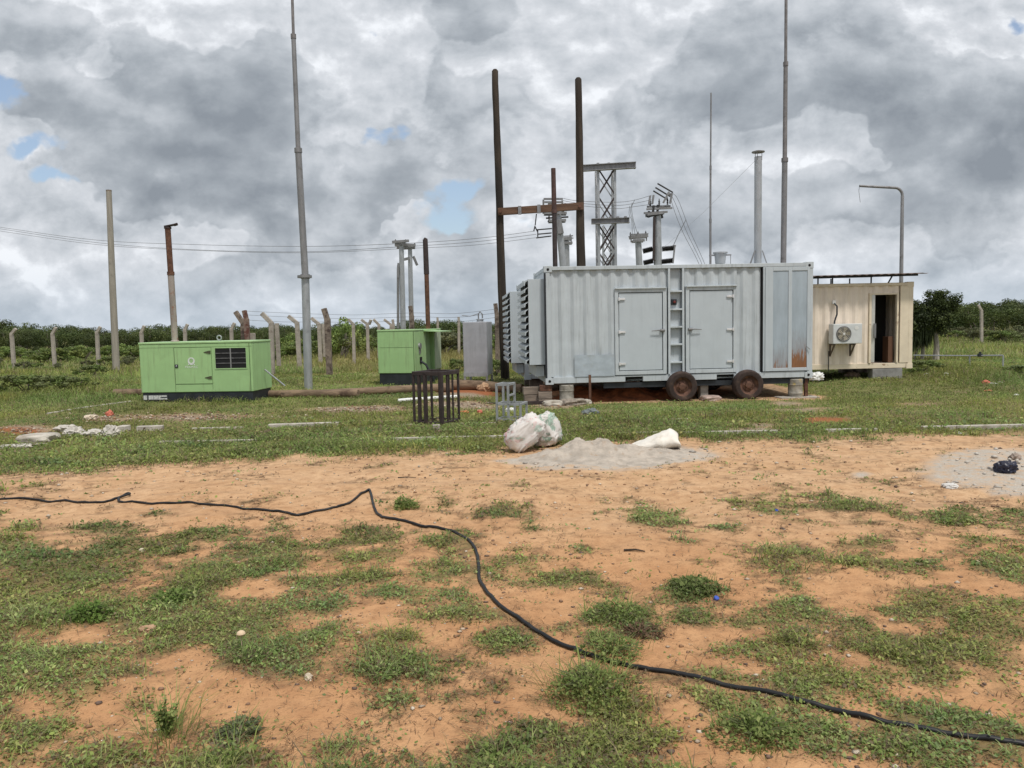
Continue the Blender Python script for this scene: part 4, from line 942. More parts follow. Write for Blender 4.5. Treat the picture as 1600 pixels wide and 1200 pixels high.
heap('soil_heap', 'red dug soil heap between the grey tank and the container', 'soil heap', p.x, p.y, 60, 40, 1.3, .9, 1.0, REDSOIL, 7, [(-.2, 0, .7, .5, .13), (.6, .1, .5, .4, .15)])

# things standing on the roofs
def exhaust_stack():
    Y = C_LOC[1]+1.9; base = D(1184, 411, Y); zt = D(1182, 237, Y).z; z0 = ZB+2.59-.02
    t = thing('exhaust_stack', 'tall galvanised exhaust stack with a flat rain cap above the container roof', 'exhaust stack', (base.x, C_LOC[1]+1.9, z0)); Y0 = C_LOC[1]+1.9
    k = Y0/Y; H = (zt-CAM_H)*k+CAM_H-z0
    b = MB(); b.tube([(0, 0, 0), (0, 0, H-.12)], .088, 18); b.lathe([(.16, 0), (.16, .015)], 18); b.build('pipe', GALV, t, smooth=True)
    b = MB(); b.lathe([(.04, H-.035), (.15, H-.02), (.155, H), (.05, H+.03), (.01, H+.035)], 20); [b.tube([(.09*math.cos(a), .09*math.sin(a), H-.2), (.09*math.cos(a), .09*math.sin(a), H-.02)], .008, 5) for a in (0, 2.1, 4.2)]
    b.build('rain_cap', GALVD, t, smooth=True)
    for dx in (-.26, .22):
        b = MB(); b.bar((dx, -.12, 0), (.0+(-.09 if dx < 0 else .09), -.06, .43), .025); b.build('brace', GALVD, t)
    b = MB(); b.tube([(-.08, 0, H-.22), (-1.2, .5, H-1.35), (-2.1, 1.0, H-2.15)], .003, 5); b.build('guy_wire', GALV, t)
exhaust_stack()
def roof_lamp():
    p = onC(4.24, .9, ZB+2.585); t = thing('roof_siren', 'small grey bucket-shaped siren with side brackets on the container roof', 'siren', p)
    b = MB(); b.lathe([(.03, 0), (.035, .03), (.085, .05), (.10, .20), (.125, .205), (.125, .225), (.02, .235)], 18); b.build('housing', GALV, t, smooth=True)
    b = MB(); b.bar((-.19, 0, .18), (.19, 0, .18), .03, .02); b.tube([(-.18, 0, .18), (-.18, 0, .0)], .006, 5); b.tube([(.18, 0, .18), (.18, 0, .0)], .006, 5); b.build('bracket', GALVD, t)
    b = MB(); b.lathe([(.05, -.01), (.05, .035), (.03, .04)], 12); b.build('base', BLACK, t); t.scale = (1.35, 1.35, 1.5)
roof_lamp()

# ------------------------------------------------------------------ cream container with its sheet roof
def cream_container():
    Y = 21.2; pr = D(1425, 580, Y); z0 = .27; L, Wd, H = 6.06, 2.44, 2.36
    t = thing('cream_container', 'cream site container with an open doorway and an air conditioner on its front wall', 'container', (pr.x-L*math.cos(rad(2)), Y-L*math.sin(rad(2)), 0), rad(2))
    b = container_frame(L, Wd, H); b.box(.17, L-.17, .012, .09, .012, .15); b.box(.17, L-.17, Wd-.09, Wd-.012, .012, .15)
    b.box(L-.36, L-.12, .0, .03, .152, H-.088)
    b.build('frame', CREAM2, t, (0, 0, z0), bevel=.006)
    d0, d1, dz = L-1.17, L-.46, 2.08
    w = MB(); corr_wall(w, .122, d0-.06, .152, H-.088, .022); corr_wall(w, d0-.06, d1+.05, dz, H-.088, .022); corr_wall(w, d1+.05, L-.36, .152, H-.088, .022)
    corr_wall(w, .122, L-.122, .152, H-.088, Wd-.06); corr_wall(w, .122, Wd-.122, .152, H-.088, L-.06, axis='y'); corr_wall(w, .122, Wd-.122, .152, H-.088, .03, axis='y')
    w.build('wall', CREAM, t, (0, 0, z0))
    r = MB(); r.box(.075, L-.075, .075, Wd-.075, H-.05, H-.02); r.build('roof', CREAM, t, (0, 0, z0)); r = MB(); r.box(.1, L-.1, .1, Wd-.1, .08, .15); r.build('floor', WOODG, t, (0, 0, z0))
    b = MB(); b.box(d0-.06, d0, -.015, .08, .16, dz); b.box(d1, d1+.05, -.01, .08, .16, dz); b.box(d0, d1, -.01, .08, dz-.05, dz); b.build('door_frame', CREAM2, t, (0, 0, z0), bevel=.004)
    b = MB(); b.bar((d0+.02, .03, 1.11), (d0+.09, -.02, 1.11), .03, 1.85, (0, 0, 1)); dd = b.build('door', PLASTW, t, (0, 0, z0)); b = MB(); b.box(d0+.05, d0+.11, -.06, -.03, .85, 1.25); b.build('handle', GALVD, dd)
    b = MB(); b.box(.13, L-.13, 1.2, 1.24, .16, H-.06); b.build('partition', mat('interior_shade_board', (.025, .024, .023), .8), t, (0, 0, z0))  # board coloured near-black, so the shade of the interior is in its paint
    b = MB(); b.box(d1-.17, d1-.03, .10, .40, .16, .88); b.build('cupboard', mat('brown_cupboard', (.12, .06, .035), .6, var=.2, stretch=(1, 1, .1)), t, (0, 0, z0), bevel=.004)
    a = thing_part('air_conditioner', t, (2.78+.9, -.33, z0+.72))
    b = MB(); b.box(0, .80, .0, .29, 0, .54); b.build('casing', mat('air_conditioner_casing', (.60, .62, .62), .5, var=.06), a, bevel=.015)
    b = MB(); b.lathe([(.20, -.02), (.21, -.004), (.185, -.006)], 28, 'y', (.29, 0, .27), cap=False); b.build('fan_rim', GALVD, a, smooth=True)
    b = MB(); b.lathe([(.185, -.003), (.18, -.0025)], 28, 'y', (.29, 0, .27)); b.build('fan_opening', mat('fan_shade', (.10, .085, .06), .8), a)
    b = MB()
    for k in range(5):
        q = k*2*math.pi/5; c0 = Vector((.29, -.008, .27)); d = Vector((math.cos(q), 0, math.sin(q))); e = Vector((-d.z, 0, d.x))
        b.add([c0+d*.03-e*.02, c0+d*.17-e*.05, c0+d*.17+e*.06+Vector((0, -.012, 0)), c0+d*.03+e*.03+Vector((0, -.006, 0))], [(0, 1, 2, 3)])
    b.build('fan', mat('fan_blade', (.30, .26, .19), .6), a)
    b = MB()
    for rr_ in (.06, .10, .14, .175): b.tube([(.29+rr_*math.cos(k*math.pi/12), -.022, .27+rr_*math.sin(k*math.pi/12)) for k in range(25)], .003, 4)
    b.lathe([(.035, -.028), (.03, -.032), (.005, -.033)], 14, 'y', (.29, 0, .27)); b.build('guard', PLASTW, a)
    b = MB(); b.lathe([(.055, -.004), (.05, -.006), (.01, -.0065)], 18, 'y', (.64, 0, .42)); b.build('badge', PLASTW, a)
    b = MB()
    for x in (.06, .62): b.bar((x, .02, -.02), (x, .33, -.02), .035); b.bar((x, .31, -.35), (x, .31, -.02), .035); b.bar((x, .05, -.03), (x, .31, -.33), .03)
    b.build('bracket', mat('rusted_bracket', (.12, .09, .07), .8, var=.3), a)
    b = MB(); b.tube([(.16, .30, 1.10), (.2, .22, 1.02), (.2, .22, .8), (.13, .2, .62), (.12, .2, .54)], .022, 8); b.tube([(.03, .32, -.2), (.03, .33, -.75)], .012, 6); b.build('pipe', BLACKB, a, smooth=True)
    b = MB(); b.box(.11, .21, .29, .335, 1.08, 1.18); b.build('pipe_cover', PLASTW, a, bevel=.01)
    # sheet roof on short posts
    b = MB(); x0, x1, zr = .1, L+.20, H+.17; n = 120; vs = []
    for i in range(n+1):
        x = x0+(x1-x0)*i/n; z = zr+.012*math.sin(i*math.pi*.5)+.0*i
        for y in (-.35, Wd+.2): vs.append((x, y, z+.05*(x/L)+.050*(y+.35)))
    b.add(vs, [(2*i, 2*i+2, 2*i+3, 2*i+1) for i in range(n)])
    rs = b.build('roof_sheet', mat('roof_sheet_metal', (.16, .115, .10), .7, .2, var=.3, scale=6), t, (0, 0, z0)); sl = rs.modifiers.new('thick', 'SOLIDIFY'); sl.thickness = .006
    b = MB(); b.bar((x0, -.1, zr-.025), (L+.05, -.1, zr+.018), .05); b.bar((x0, Wd-.1, zr+.09), (L+.05, Wd-.1, zr+.13), .05)
    for x in (3.35, 3.75, 4.82, 5.4): b.bar((x, -.1 if x != 5.4 else .1, H-.01), (x, -.1, zr), .03); b.bar((x, Wd-.1, H-.01), (x, Wd-.1, zr+.08), .03)
    b.build('roof_frame', BLACKB, t, (0, 0, z0))
    for x, lab in ((L-1.05, 'grey concrete block under the right end of the cream container'), (.3, None)):
        if lab:
            q = t.matrix_basis @ Vector((x+.35, .12, 0)); bb = MB(); bb.box(-.42, .42, -.14, .14, -.15, z0-.004); o = bb.build('concrete_block', mat('block_concrete', (.24, .235, .225), .9, var=.2, bump=.3), None, q, rad(2), bevel=.012); tag(o, lab, 'concrete block')
        else:
            bb = MB(); bb.box(.1, .9, .0, .25, -.02, z0-.002); bb.box(.1, .9, 2.1, 2.4, -.02, z0-.002); bb.box(5.1, 5.9, 2.1, 2.4, -.02, z0-.002); bb.build('footing', CONCD, t)
    # gooseneck lamp pole clamped to the back of the corner
    q = D(1408, 447, Y+.3); tp = D(1406, 300, Y+.3); en = D(1343, 290.5, Y+.3)
    b = MB(); R = .22; pts = [(0, 0, -.1), (0, 0, 2.4), (-.01, 0, tp.z-.12-.0)]
    for k in range(7):
        a = k*math.pi/12; pts.append((-.01-R+R*math.cos(a), 0, tp.z-R+.12+R*math.sin(a)))
    pts.append((en.x-q.x, 0, en.z))
    b.tube(pts, [.05, .05, .042]+[.036]*7+[.032], 10)
    lp = thing('lamp_pole', 'bent gooseneck lamp pole without a lamp rising behind the cream container', 'lamp pole', (q.x, Y+2.75, 0))
    kk = (Y+2.75)/(Y+.3)
    pts2 = [(p[0]*kk, 0, (p[2]-CAM_H)*kk+CAM_H if i > 0 else -.1) for i, p in enumerate(pts)]; lp.location.x = q.x*kk
    b = MB(); b.tube(pts2, [.06, .06, .048]+[.042]*7+[.036], 10); b.build('pole', GALVD, lp, smooth=True)
    e = Vector(pts2[-1]); b = MB(); b.tube([e, e+Vector((-.02, 0, -.15)), e+Vector((.03, 0, -.5))], .006, 5); b.build('loose_wire', WIRE, lp)
cream_container()

# ------------------------------------------------------------------ green generator sets
def text_mesh(name, body, size, m, parent, loc, rot, ext=.002, spacing=1.0):
    cu = bpy.data.curves.new(name, 'FONT'); cu.body = body; cu.size = size; cu.extrude = ext; cu.align_x = 'CENTER'; cu.align_y = 'CENTER'; cu.space_character = spacing
    o = bpy.data.objects.new(name, cu); C.objects.link(o); dg = bpy.context.evaluated_depsgraph_get()
    me = bpy.data.meshes.new_from_object(o.evaluated_get(dg)); bpy.data.objects.remove(o); me.materials.clear(); me.materials.append(m)
    o = bpy.data.objects.new(name, me); C.objects.link(o); o.parent = parent; o.location = loc; o.rotation_euler = rot; return o
DECAL = mat('white_decal', (.66, .70, .66), .5, var=.08)
def genset(t, L, Wd, H, hb):
    b = MB(); b.box(.02, L-.03, .02, Wd-.02, -.05, hb-.002); b.build('base', BLACKB, t, bevel=.01)
    b = MB(); b.box(0, L, 0, Wd, hb, H-.05); b.build('enclosure', GREEN, t, bevel=.015)
    b = MB(); b.box(-.012, L+.012, -.012, Wd+.012, H-.049, H); b.build('roof', GREENTOP, t, bevel=.012)
def small_genset():
    p = G(222, 629); t = thing('generator_set', 'long green generator set with a white emblem and rusty exhaust pipe', 'generator', (p.x, p.y, 0), rad(-4.8))
    L, Wd, H, hb = 2.80, 1.15, 1.45, .235; genset(t, L, Wd, H, hb)
    dk = mat('panel_seam', (.075, .12, .045), .7)
    def seam(x0, x1, z0, z1): return MB().box(x0, x1, -.003, .004, z0, z1)
    b = MB()
    for a in ((.868, .876, hb+.01, 1.31), (1.80, 1.807, hb+.06, 1.31), (.876, 1.80, 1.306, 1.314), (.876, 1.80, .425, .432), (2.735, 2.75, hb+.01, H-.06), (.0, L, H-.135, H-.130)): b.box(a[0], a[1], -.003, .004, a[2], a[3])
    b.build('panel_gap', dk, t)
    b = MB(); b.box(.882, 1.794, -.008, .002, .438, 1.300); dr = b.build('door', GREEN, t, bevel=.004)
    b = MB(); b.box(.885, .965, -.022, -.008, .83, .91); b.build('lock', BLACKB, dr, bevel=.005)
    b = MB(); b.lathe([(.012, -.03), (.02, -.022)], 10, 'y', (.925, 0, .87)); b.build('lock_knob', GALV, dr)
    for z in (1.19, .58):
        b = MB(); b.add([(1.62, -.016, z+.006), (1.62, -.016, z-.006), (1.74, -.02, z-.035), (1.79, -.02, z-.04), (1.79, -.02, z+.04), (1.74, -.02, z+.035)]+[(1.62, -.008, z+.006), (1.62, -.008, z-.006), (1.74, -.008, z-.035), (1.79, -.008, z-.04), (1.79, -.008, z+.04), (1.74, -.008, z+.035)],
            [(0, 1, 2, 3, 4, 5)]+[(i, (i+1) % 6, (i+1) % 6+6, i+6) for i in range(6)]); b.build('hinge', mat('dark_hinge', (.07, .075, .04), .6), dr)
    # louvered air inlet
    g = thing_part('air_inlet', t, (1.90, 0, .80)); w, h = .76, .48
    b = MB(); b.box(0, w, -.004, .0, 0, h); b.build('opening', BLACK, g)
    b = MB(); b.box(-.02, 0, -.012, .0, -.02, h+.02); b.box(w, w+.02, -.012, 0, -.02, h+.02); b.box(0, w, -.012, 0, h, h+.02); b.box(0, w, -.012, 0, -.02, 0); b.build('frame', GREENTOP, g)
    b = MB(); b.box(w/2-.014, w/2+.014, -.014, -.004, 0, h)
    for k in (1, 2, 3): b.bar((0, -.010, h*k/4), (w, -.010, h*k/4), .006, .02, (0, 0, 1)); b.box(0, w, -.013, -.005, h*k/4-.011, h*k/4+.011)
    b.build('slat', GALVD, g)
    # emblem: an open ring standing on two feet, and the word below
    e = thing_part('emblem', t, (1.30, -.010, .985))
    b = MB(); n = 40; vs = []
    for k in range(n+1):
        a = rad(-62)+rad(304)*k/n; wv = .020+.014*(abs(k/n-.5)*2)
        for r_ in (.088, .088-wv*1.35): vs.append((r_*math.cos(a), 0, r_*math.sin(a)))
    b.add(vs, [(2*i, 2*i+1, 2*i+3, 2*i+2) for i in range(n)])
    for s in (-1, 1): b.add([(s*.035, 0, -.072), (s*.085, 0, -.10), (s*.085, 0, -.082), (s*.055, 0, -.060)], [(0, 1, 2, 3)])
    b.add([(-.045, 0, -.062), (-.02, 0, -.045), (.03, 0, -.048), (.05, 0, -.064), (.03, 0, -.09), (-.03, 0, -.092)], [(0, 1, 2, 3, 4, 5)])
    o = b.build('ring', DECAL, e); sl = o.modifiers.new('thick', 'SOLIDIFY'); sl.thickness = .003
    text_mesh('lettering', 'PRAMAC', .075, DECAL, e, (0, 0, -.145), (rad(90), 0, 0), .001, 1.15)
    # worn plate on the base: only blurred characters can be seen on it
    pl = thing_part('number_plate', t, (.03, .012, .055)); b = MB(); b.box(0, .62, -.004, .006, 0, .125); b.build('plate', mat('dark_plate', (.05, .055, .06), .5), pl)
    b = MB()
    for x0, x1, z0, z1 in ((.012, .10, .012, .112), (.14, .205, .015, .112), (.21, .255, .012, .112), (.262, .30, .014, .112), (.305, .345, .012, .112), (.35, .385, .014, .112), (.392, .42, .03, .112), (.43, .455, .06, .112), (.465, .60, .078, .112), (.385, .605, .012, .045)):
        b.box(x0, x1, -.007, -.004, z0, z1)
    b.build('worn_lettering', mat('worn_white_lettering', (.55, .56, .55), .6, var=.25, scale=20), pl)
    b = MB(); n = 18; b.tube([(1.78+.055*math.cos(2*math.pi*k/n), .5, H+.075+.055*math.sin(2*math.pi*k/n)) for k in range(n+1)], .016, 8); b.box(1.75, 1.81, .48, .52, H, H+.03); b.build('lifting_eye', GALV, t, smooth=True)
    # exhaust pipe
    x, y = .62, .55; Y0 = p.y+y*math.cos(rad(-4.8))+x*math.sin(rad(-4.8)); zt = D(252, 354, Y0).z
    ex = thing_part('exhaust_pipe', t, (x, y, H))
    hz = zt-H; b = MB(); b.tube([(0, 0, 0), (-.015, 0, hz*.60)], .075, 14); b.lathe([(.10, 0), (.10, .02), (.06, .05)], 14); b.build('lower_pipe', mat('streaked_exhaust', (.30, .26, .235), .7, var=.25, scale=7, stretch=(1, 1, .2), stain=(.22, .10, .06), stain_cut=(.5, .7), stain_scale=5), ex, smooth=True)
    b = MB(); b.tube([(-.015, 0, hz*.60-.01), (-.03, 0, hz-.05)], .068, 14); b.tube([(-.015, 0, hz*.58), (-.015, 0, hz*.61)], .086, 14); b.build('upper_pipe', RUST, ex, smooth=True)
    b = MB(); b.tube([(-.03, 0, hz-.055), (-.03, 0, hz-.01)], .085, 14); b.bar((-.09, 0, hz), (.20, 0, hz+.045), .14, .025); b.tube([(.14, 0, hz+.03), (.22, 0, hz+.05)], .035, 8); b.build('rain_flap', DARKST, ex)
    b = MB(); b.tube([(L+.05, .6, .72), (L+.45, .7, .35), (L+.5, .72, .3)], .02, 8); b.build('drain_pipe', GALV, t, smooth=True)
small_genset()
def far_genset():
    p = G(592, 602); rz = rad(-13.3); t = thing('generator_set', 'square green generator set seen from its end with a sooty open side', 'generator', (p.x, p.y, 0), rz)
    L, Wd, H, hb = 1.14, 2.4, 1.62, .35
    b = MB(); b.box(.02, L-.02, .02, Wd-.02, -.05, hb-.002); b.build('base', BLACKB, t, bevel=.01)
    b = MB(); b.box(0, L, 0, 1.0, hb, H-.05); b.box(0, L-.14, 1.0, 1.75, hb, H-.05); b.box(0, L, 1.75, Wd, hb, H-.05); b.build('enclosure', GREEN, t, bevel=.012)
    b = MB(); b.box(-.012, L+.012, -.012, Wd+.012, H-.049, H); b.build('roof', GREENTOP, t, bevel=.012)
    b = MB(); b.box(.06, L-.05, -.004, .002, hb+.75, hb+.756); b.box(L-.03, L-.012, -.004, .002, hb+.02, H-.06); b.build('panel_gap', mat('panel_seam', (.07, .11, .045), .7), t)
    b = MB(); b.box(L-.138, L-.12, 1.02, 1.73, hb+.02, H-.07); b.build('sooty_panel', SOOTGREEN, t)
    b = MB(); b.box(L+.002, L+.016, 1.78, Wd-.03, hb+.02, H-.08); b.build('side_panel', mat('pale_sooty_panel', (.40, .46, .33), .55, var=.1, grime=(.08, .08, .06, .9)), t)
    b = MB(); b.lathe([(.10, .0), (.085, .03), (.09, .045)], 18, 'x', (L+.002, .42, H-.50)); b.box(L, L+.02, .36, .48, H-.72, H-.48); b.build('vent', GALVD, t)
    b = MB(); b.box(L-.01, L+.012, .42, .60, hb+.25, hb+.45); b.build('control_opening', BLACK, t)
    b = MB(); b.tube([(L, .5, hb+.32), (L+.16, .5, hb+.22), (L+.34, .55, .18), (L+.36, .6, .03)], .035, 8); b.build('hose', BLACKB, t, smooth=True)
    b = MB(); b.bar((L-.05, 1.38, H-.055), (L+.52, 1.38, H-.085), 1.15, .02); b.build('raised_flap', GREENTOP, t)
    Y0 = p.y+1.9*math.cos(rz)+.75*math.sin(rz); q = D(669, 515, Y0); lx = (q.x-p.x)*math.cos(rz)+(Y0-p.y)*math.sin(rz); ly = -(q.x-p.x)*math.sin(rz)+(Y0-p.y)*math.cos(rz)
    zt = D(667, 372, Y0).z; ex = thing_part('exhaust_pipe', t, (min(lx, L-.1), ly, H)); hz = zt-H
    b = MB(); b.tube([(0, 0, -.01), (0, 0, hz*.61)], .072, 14); b.build('lower_pipe', RUST, ex, smooth=True)
    b = MB(); b.tube([(0, 0, hz*.605), (-.01, 0, hz-.04)], [.085, .078], 14); b.tube([(-.01, 0, hz-.05), (.02, 0, hz)], [.07, .05], 10); b.build('upper_pipe', DARKST, ex, smooth=True)
far_genset()
def fuel_tank():
    p = G(725, 599); t = thing('fuel_tank', 'upright grey sheet metal fuel tank on short legs beside the leaning timber pole', 'tank', (p.x, p.y, 0), rad(-9)); Wd, Dp, z0, H = .72, .85, .22, 1.80
    m = mat('dull_tank_sheet', (.40, .41, .44), .42, .25, var=.10, scale=3, stain=(.44, .44, .45), stain_cut=(.55, .75), stain_scale=2.5, grime=(.22, .22, .23, .5))
    b = MB(); b.box(0, Wd, 0, Dp, z0, H); b.build('shell', m, t, bevel=.02)
    b = MB(); b.box(-.005, Wd+.005, -.012, .02, z0-.02, z0+.10); b.build('sill', GALV, t)
    for x in (.03, Wd-.03):
        for y in (.03, Dp-.03): b = MB(); b.box(x-.03, x+.03, y-.03, y+.03, -.05, z0-.02); b.build('leg', GALV, t)
    b = MB(); b.lathe([(.10, H-.01), (.10, H+.06), (.12, H+.065), (.12, H+.08), (.0, H+.085)], 18, 'z', (.45, .4, 0)); b.build('filler_cap', GALV, t, smooth=True)
    b = MB(); b.tube([(.40, .4, H+.07), (.40, .4, H+.22), (.45, .4, H+.30), (.52, .4, H+.22), (.52, .4, H+.10)], .02, 8); b.tube([(-.1, .4, H+.20), (.15, .4, H+.17), (.40, .4, H+.24)], .012, 6); b.build('breather_pipe', GALVD, t, smooth=True)
fuel_tank()

# ------------------------------------------------------------------ metal frames on the grass
def cage():
    n_ = G(691, 666); t = thing('cage_frame', 'dark brown welded steel cage frame standing on the grass', 'cage', (n_.x, n_.y, 0), rad(153)); a = .56; H = .93
    # near corner at the origin; local x runs to the left-back, local y runs away to the right
    def pt(u, v, z): return Vector((u, -v, z))
    for u, v, w in ((0, 0, .06), (a, 0, .036), (0, a, .036), (a, a, .036)):
        b = MB(); b.bar(pt(u, v, 0), pt(u, v, H), w, w); b.build('corner_post', DARKST, t, bevel=.003)
    for z in (.035, H-.035):
        b = MB()
        for q, w_ in (((0, 0), (a, 0)), ((0, 0), (0, a)), ((a, 0), (a, a)), ((0, a), (a, a))): b.bar(pt(*q, z), pt(*w_, z), .05, .065)
        b.build('ring', DARKST, t, bevel=.003)
    for u, v, w in ((a*.33, 0, .02), (a*.58, 0, .05), (a*.8, 0, .045), (0, a*.33, .026), (0, a*.66, .026), (a, a*.35, .03), (a, a*.7, .03), (a*.35, a, .03), (a*.7, a, .03)):
        b = MB(); b.bar(pt(u, v, .03), pt(u, v, H-.03), w, w); b.build('bar', DARKST, t)
cage()
p = G(682, 673); b = MB(); b.box(-.06, .06, -.05, .05, -.02, .10); o = b.build('concrete_block', CONC, None, (p.x, p.y, 0), .1, bevel=.01); tag(o, 'small grey concrete block in the grass before the dark cage frame', 'concrete block')
def stand():
    p = G(777, 660); t = thing('step_stand', 'light grey angle-steel frame shaped like two steps', 'metal stand', (p.x, p.y, 0), rad(-18)); w, d, h1, h2, w1 = .43, .36, .34, .68, .21
    def post(x, y, h): b = MB(); b.bar((x, y, -.01), (x, y, h), .035); b.build('leg', GALV, t)
    for x, y, h in ((0, 0, h2), (0, d, h2), (w1, 0, h2), (w1, d, h2), (w, 0, h1), (w, d, h1)): post(x, y, h)
    def ring(name, x0, x1, z):
        b = MB(); 
        for q, r_ in (((x0, 0), (x1, 0)), ((x0, d), (x1, d)), ((x0, 0), (x0, d)), ((x1, 0), (x1, d))): b.bar((*q, z), (*r_, z), .035, .035)
        b.build(name, GALV, t)
    ring('top_rail', 0, w1, h2-.02); ring('step_rail', 0, w, h1-.02); ring('bottom_rail', 0, w, .05)
    b = MB(); b.bar((w1, 0, .47), (w1, d, .47), .03); b.build('cross_bar', GALV, t)
stand()

# ------------------------------------------------------------------ sacks, bags and litter
def sack_mat(name, prints):
    m = mat(name, (.62, .59, .56), .7, var=.06, scale=5, stain=(.46, .40, .34), stain_cut=(.56, .8), stain_scale=4, bump=.15, bump_scale=22); t = m.node_tree; b = t.nodes['Principled BSDF']
    c = b.inputs['Base Color'].links[0].from_socket; tc = N(t, 'ShaderNodeTexCoord')
    for k, (col, cut, sc_) in enumerate(prints):
        mp = N(t, 'ShaderNodeMapping'); mp.inputs['Location'].default_value = (k*3.7+1.2, k*1.9, k*.6+.3); mp.inputs['Scale'].default_value = (1, 1, 1.6 if k else 1); t.links.new(tc.outputs['Object'], mp.inputs[0])
        n = noise(t, mp.outputs[0], sc_, 3, .5, .4).outputs[0]; br = noise(t, tc.outputs['Object'], 40, 3, .6).outputs[0]
        f = math_n(t, 'MULTIPLY', smooth(t, n, cut, cut+.035), smooth(t, br, .35, .55, .25, .95)); c = mixc(t, f, c, col)
    t.links.new(c, b.inputs['Base Color']); return m
def sack(name, lab, px_, py_, size, tilt, rz, m, seed, wr=.05):
    p = onG(px_, py_); n, k = 64, 44; vs = []
    for j in range(k+1):
        v = -math.pi/2+math.pi*j/k
        for i in range(n):
            u = 2*math.pi*i/n; cs = lambda a, e: math.copysign(abs(a)**e, a)
            x = cs(math.cos(v), .5)*cs(math.cos(u), .62)*size[0]; y = cs(math.cos(v), .5)*cs(math.sin(u), .62)*size[1]; z = cs(math.sin(v), .62)*size[2]
            vs.append([x, y, z])
    A = np.array(vs); r = np.linalg.norm(A, axis=1)[:, None]+1e-6; dirn = A/r
    w = fbm(dirn[:, 0]*2.0+seed, dirn[:, 2]*2.2+dirn[:, 1]*1.7, 3, seed)-.5
    rid = 1-np.abs(2*fbm(dirn[:, 0]*3.2+seed+dirn[:, 1]*2, dirn[:, 2]*4.2-dirn[:, 0]*1.5, 3, seed+9)-1); rid2 = 1-np.abs(2*fbm(dirn[:, 0]*7+seed-dirn[:, 2]*3, dirn[:, 2]*6+dirn[:, 1]*5, 3, seed+15)-1)
    A = A*(1+.22*w[:, None])+dirn*(wr*(rid**4-.3)+wr*.22*(rid2**5-.2))[:, None]
    ct, st = math.cos(tilt), math.sin(tilt); X = A[:, 0]*ct-A[:, 2]*st; Z = A[:, 0]*st+A[:, 2]*ct; A[:, 0], A[:, 2] = X, Z
    zmin = np.percentile(A[:, 2], 4); A[:, 2] -= zmin; A[:, 2] = np.where(A[:, 2] < .0, A[:, 2]*.12-.004, A[:, 2])
    low = sstep(A[:, 2], .12, 0); A[:, 0] *= 1+.06*low; A[:, 1] *= 1+.06*low
    idx = np.arange((k+1)*n).reshape(k+1, n); nx_ = np.roll(idx, -1, 1)
    f = np.stack([idx[:-1].ravel(), nx_[:-1].ravel(), nx_[1:].ravel(), idx[1:].ravel()], 1)
    o = mesh_np(name, A, f, m, None, None, True); o.location = p; o.rotation_euler.z = rz
    return tag(o, lab, 'sack')
SACK1 = sack_mat('printed_sack_pink', [((.58, .24, .26), .60, 3.6), ((.34, .42, .36), .60, 4.6), ((.56, .42, .40), .60, 9)])
SACK2 = sack_mat('printed_sack_green', [((.24, .35, .28), .54, 5), ((.22, .27, .22), .60, 8), ((.55, .25, .24), .70, 6)])
sack('filled_sack', 'filled white sack with faded pink print slumped left of the sand heap', 820, 704, (.27, .20, .17), rad(40), .15, SACK1, 3, .035)
sack('filled_sack', 'filled white sack with green print leaning behind the pink printed one', 852, 697, (.20, .19, .225), rad(18), -.3, SACK2, 8, .035)
def empty_sack():
    p = onG(1024, 700); L = .66; n = 40; k = 28; vs = []
    for i in range(n+1):
        s = i/n; x = -.34+L*s; h = .02+.26*s**.95*(1 if s < .82 else 1-.9*(s-.82)/.18*.55); w = .10+.12*math.sin(min(1, s*1.3)*math.pi/2); sk = .05*s
        for j in range(k):
            a = 2*math.pi*j/k; c_, s_ = math.cos(a), math.sin(a); c_ = math.copysign(abs(c_)**.8, c_); s_ = math.copysign(abs(s_)**.9, s_)
            fl = (float(fbm(x*7, a*1.1+2, 3, 5))-.5)*.05+(1-abs(2*float(vnoise(x*9+a*1.3, a*.7, 9))-1))**3*.016
            vs.append((x+.03*c_*s+.02*math.sin(a*2)*s, c_*(w+fl)+sk, max(0, (h*.5+s_*(h*.5+fl*.8)))-.003))
    idx = np.arange((n+1)*k).reshape(n+1, k); nx_ = np.roll(idx, -1, 1); f = np.stack([idx[:-1].ravel(), idx[1:].ravel(), nx_[1:].ravel(), nx_[:-1].ravel()], 1)
    V = np.array(vs); f2 = np.concatenate([f]); o = mesh_np('empty_sack', V, f2, mat('woven_white_sack', (.74, .70, .63), .7, var=.08, scale=4, stain=(.50, .45, .37), stain_cut=(.5, .75), stain_scale=5, bump=.3, bump_scale=60), None, None, True)
    o.location = p; o.rotation_euler.z = .05; sl = o.modifiers.new('thick', 'SOLIDIFY'); sl.thickness = .003
    tag(o, 'nearly empty cream white sack lying at the right end of the sand heap', 'sack')
empty_sack()
def crumple(name, lab, cat, px_, py_, size, m, seed, dz=0.0, pos=None):
    p = pos if pos is not None else onG(px_, py_); import bmesh
    bm = bmesh.new(); bmesh.ops.create_icosphere(bm, subdivisions=4, radius=1)
    for v in bm.verts:
        q = v.co.copy(); w = float(fbm(q.x*2+seed, q.y*2+q.z*1.7, 3, seed))-.5; r_ = 1-abs(2*float(fbm(q.x*3.5+seed, q.z*3.5-q.y*2, 2, seed+4))-1)
        q *= 1+.9*w+.35*(r_**2-.4); v.co = Vector((q.x*size[0], q.y*size[1], max(q.z*size[2]+size[2]*.55, -.004)))
    me = bpy.data.meshes.new(name); bm.to_mesh(me); bm.free(); me.materials.append(m); me.polygons.foreach_set('use_smooth', [True]*len(me.polygons)); me.set_sharp_from_angle(angle=rad(50))
    o = bpy.data.objects.new(name, me); C.objects.link(o); o.location = p; o.location.z += dz; return tag(o, lab, cat)
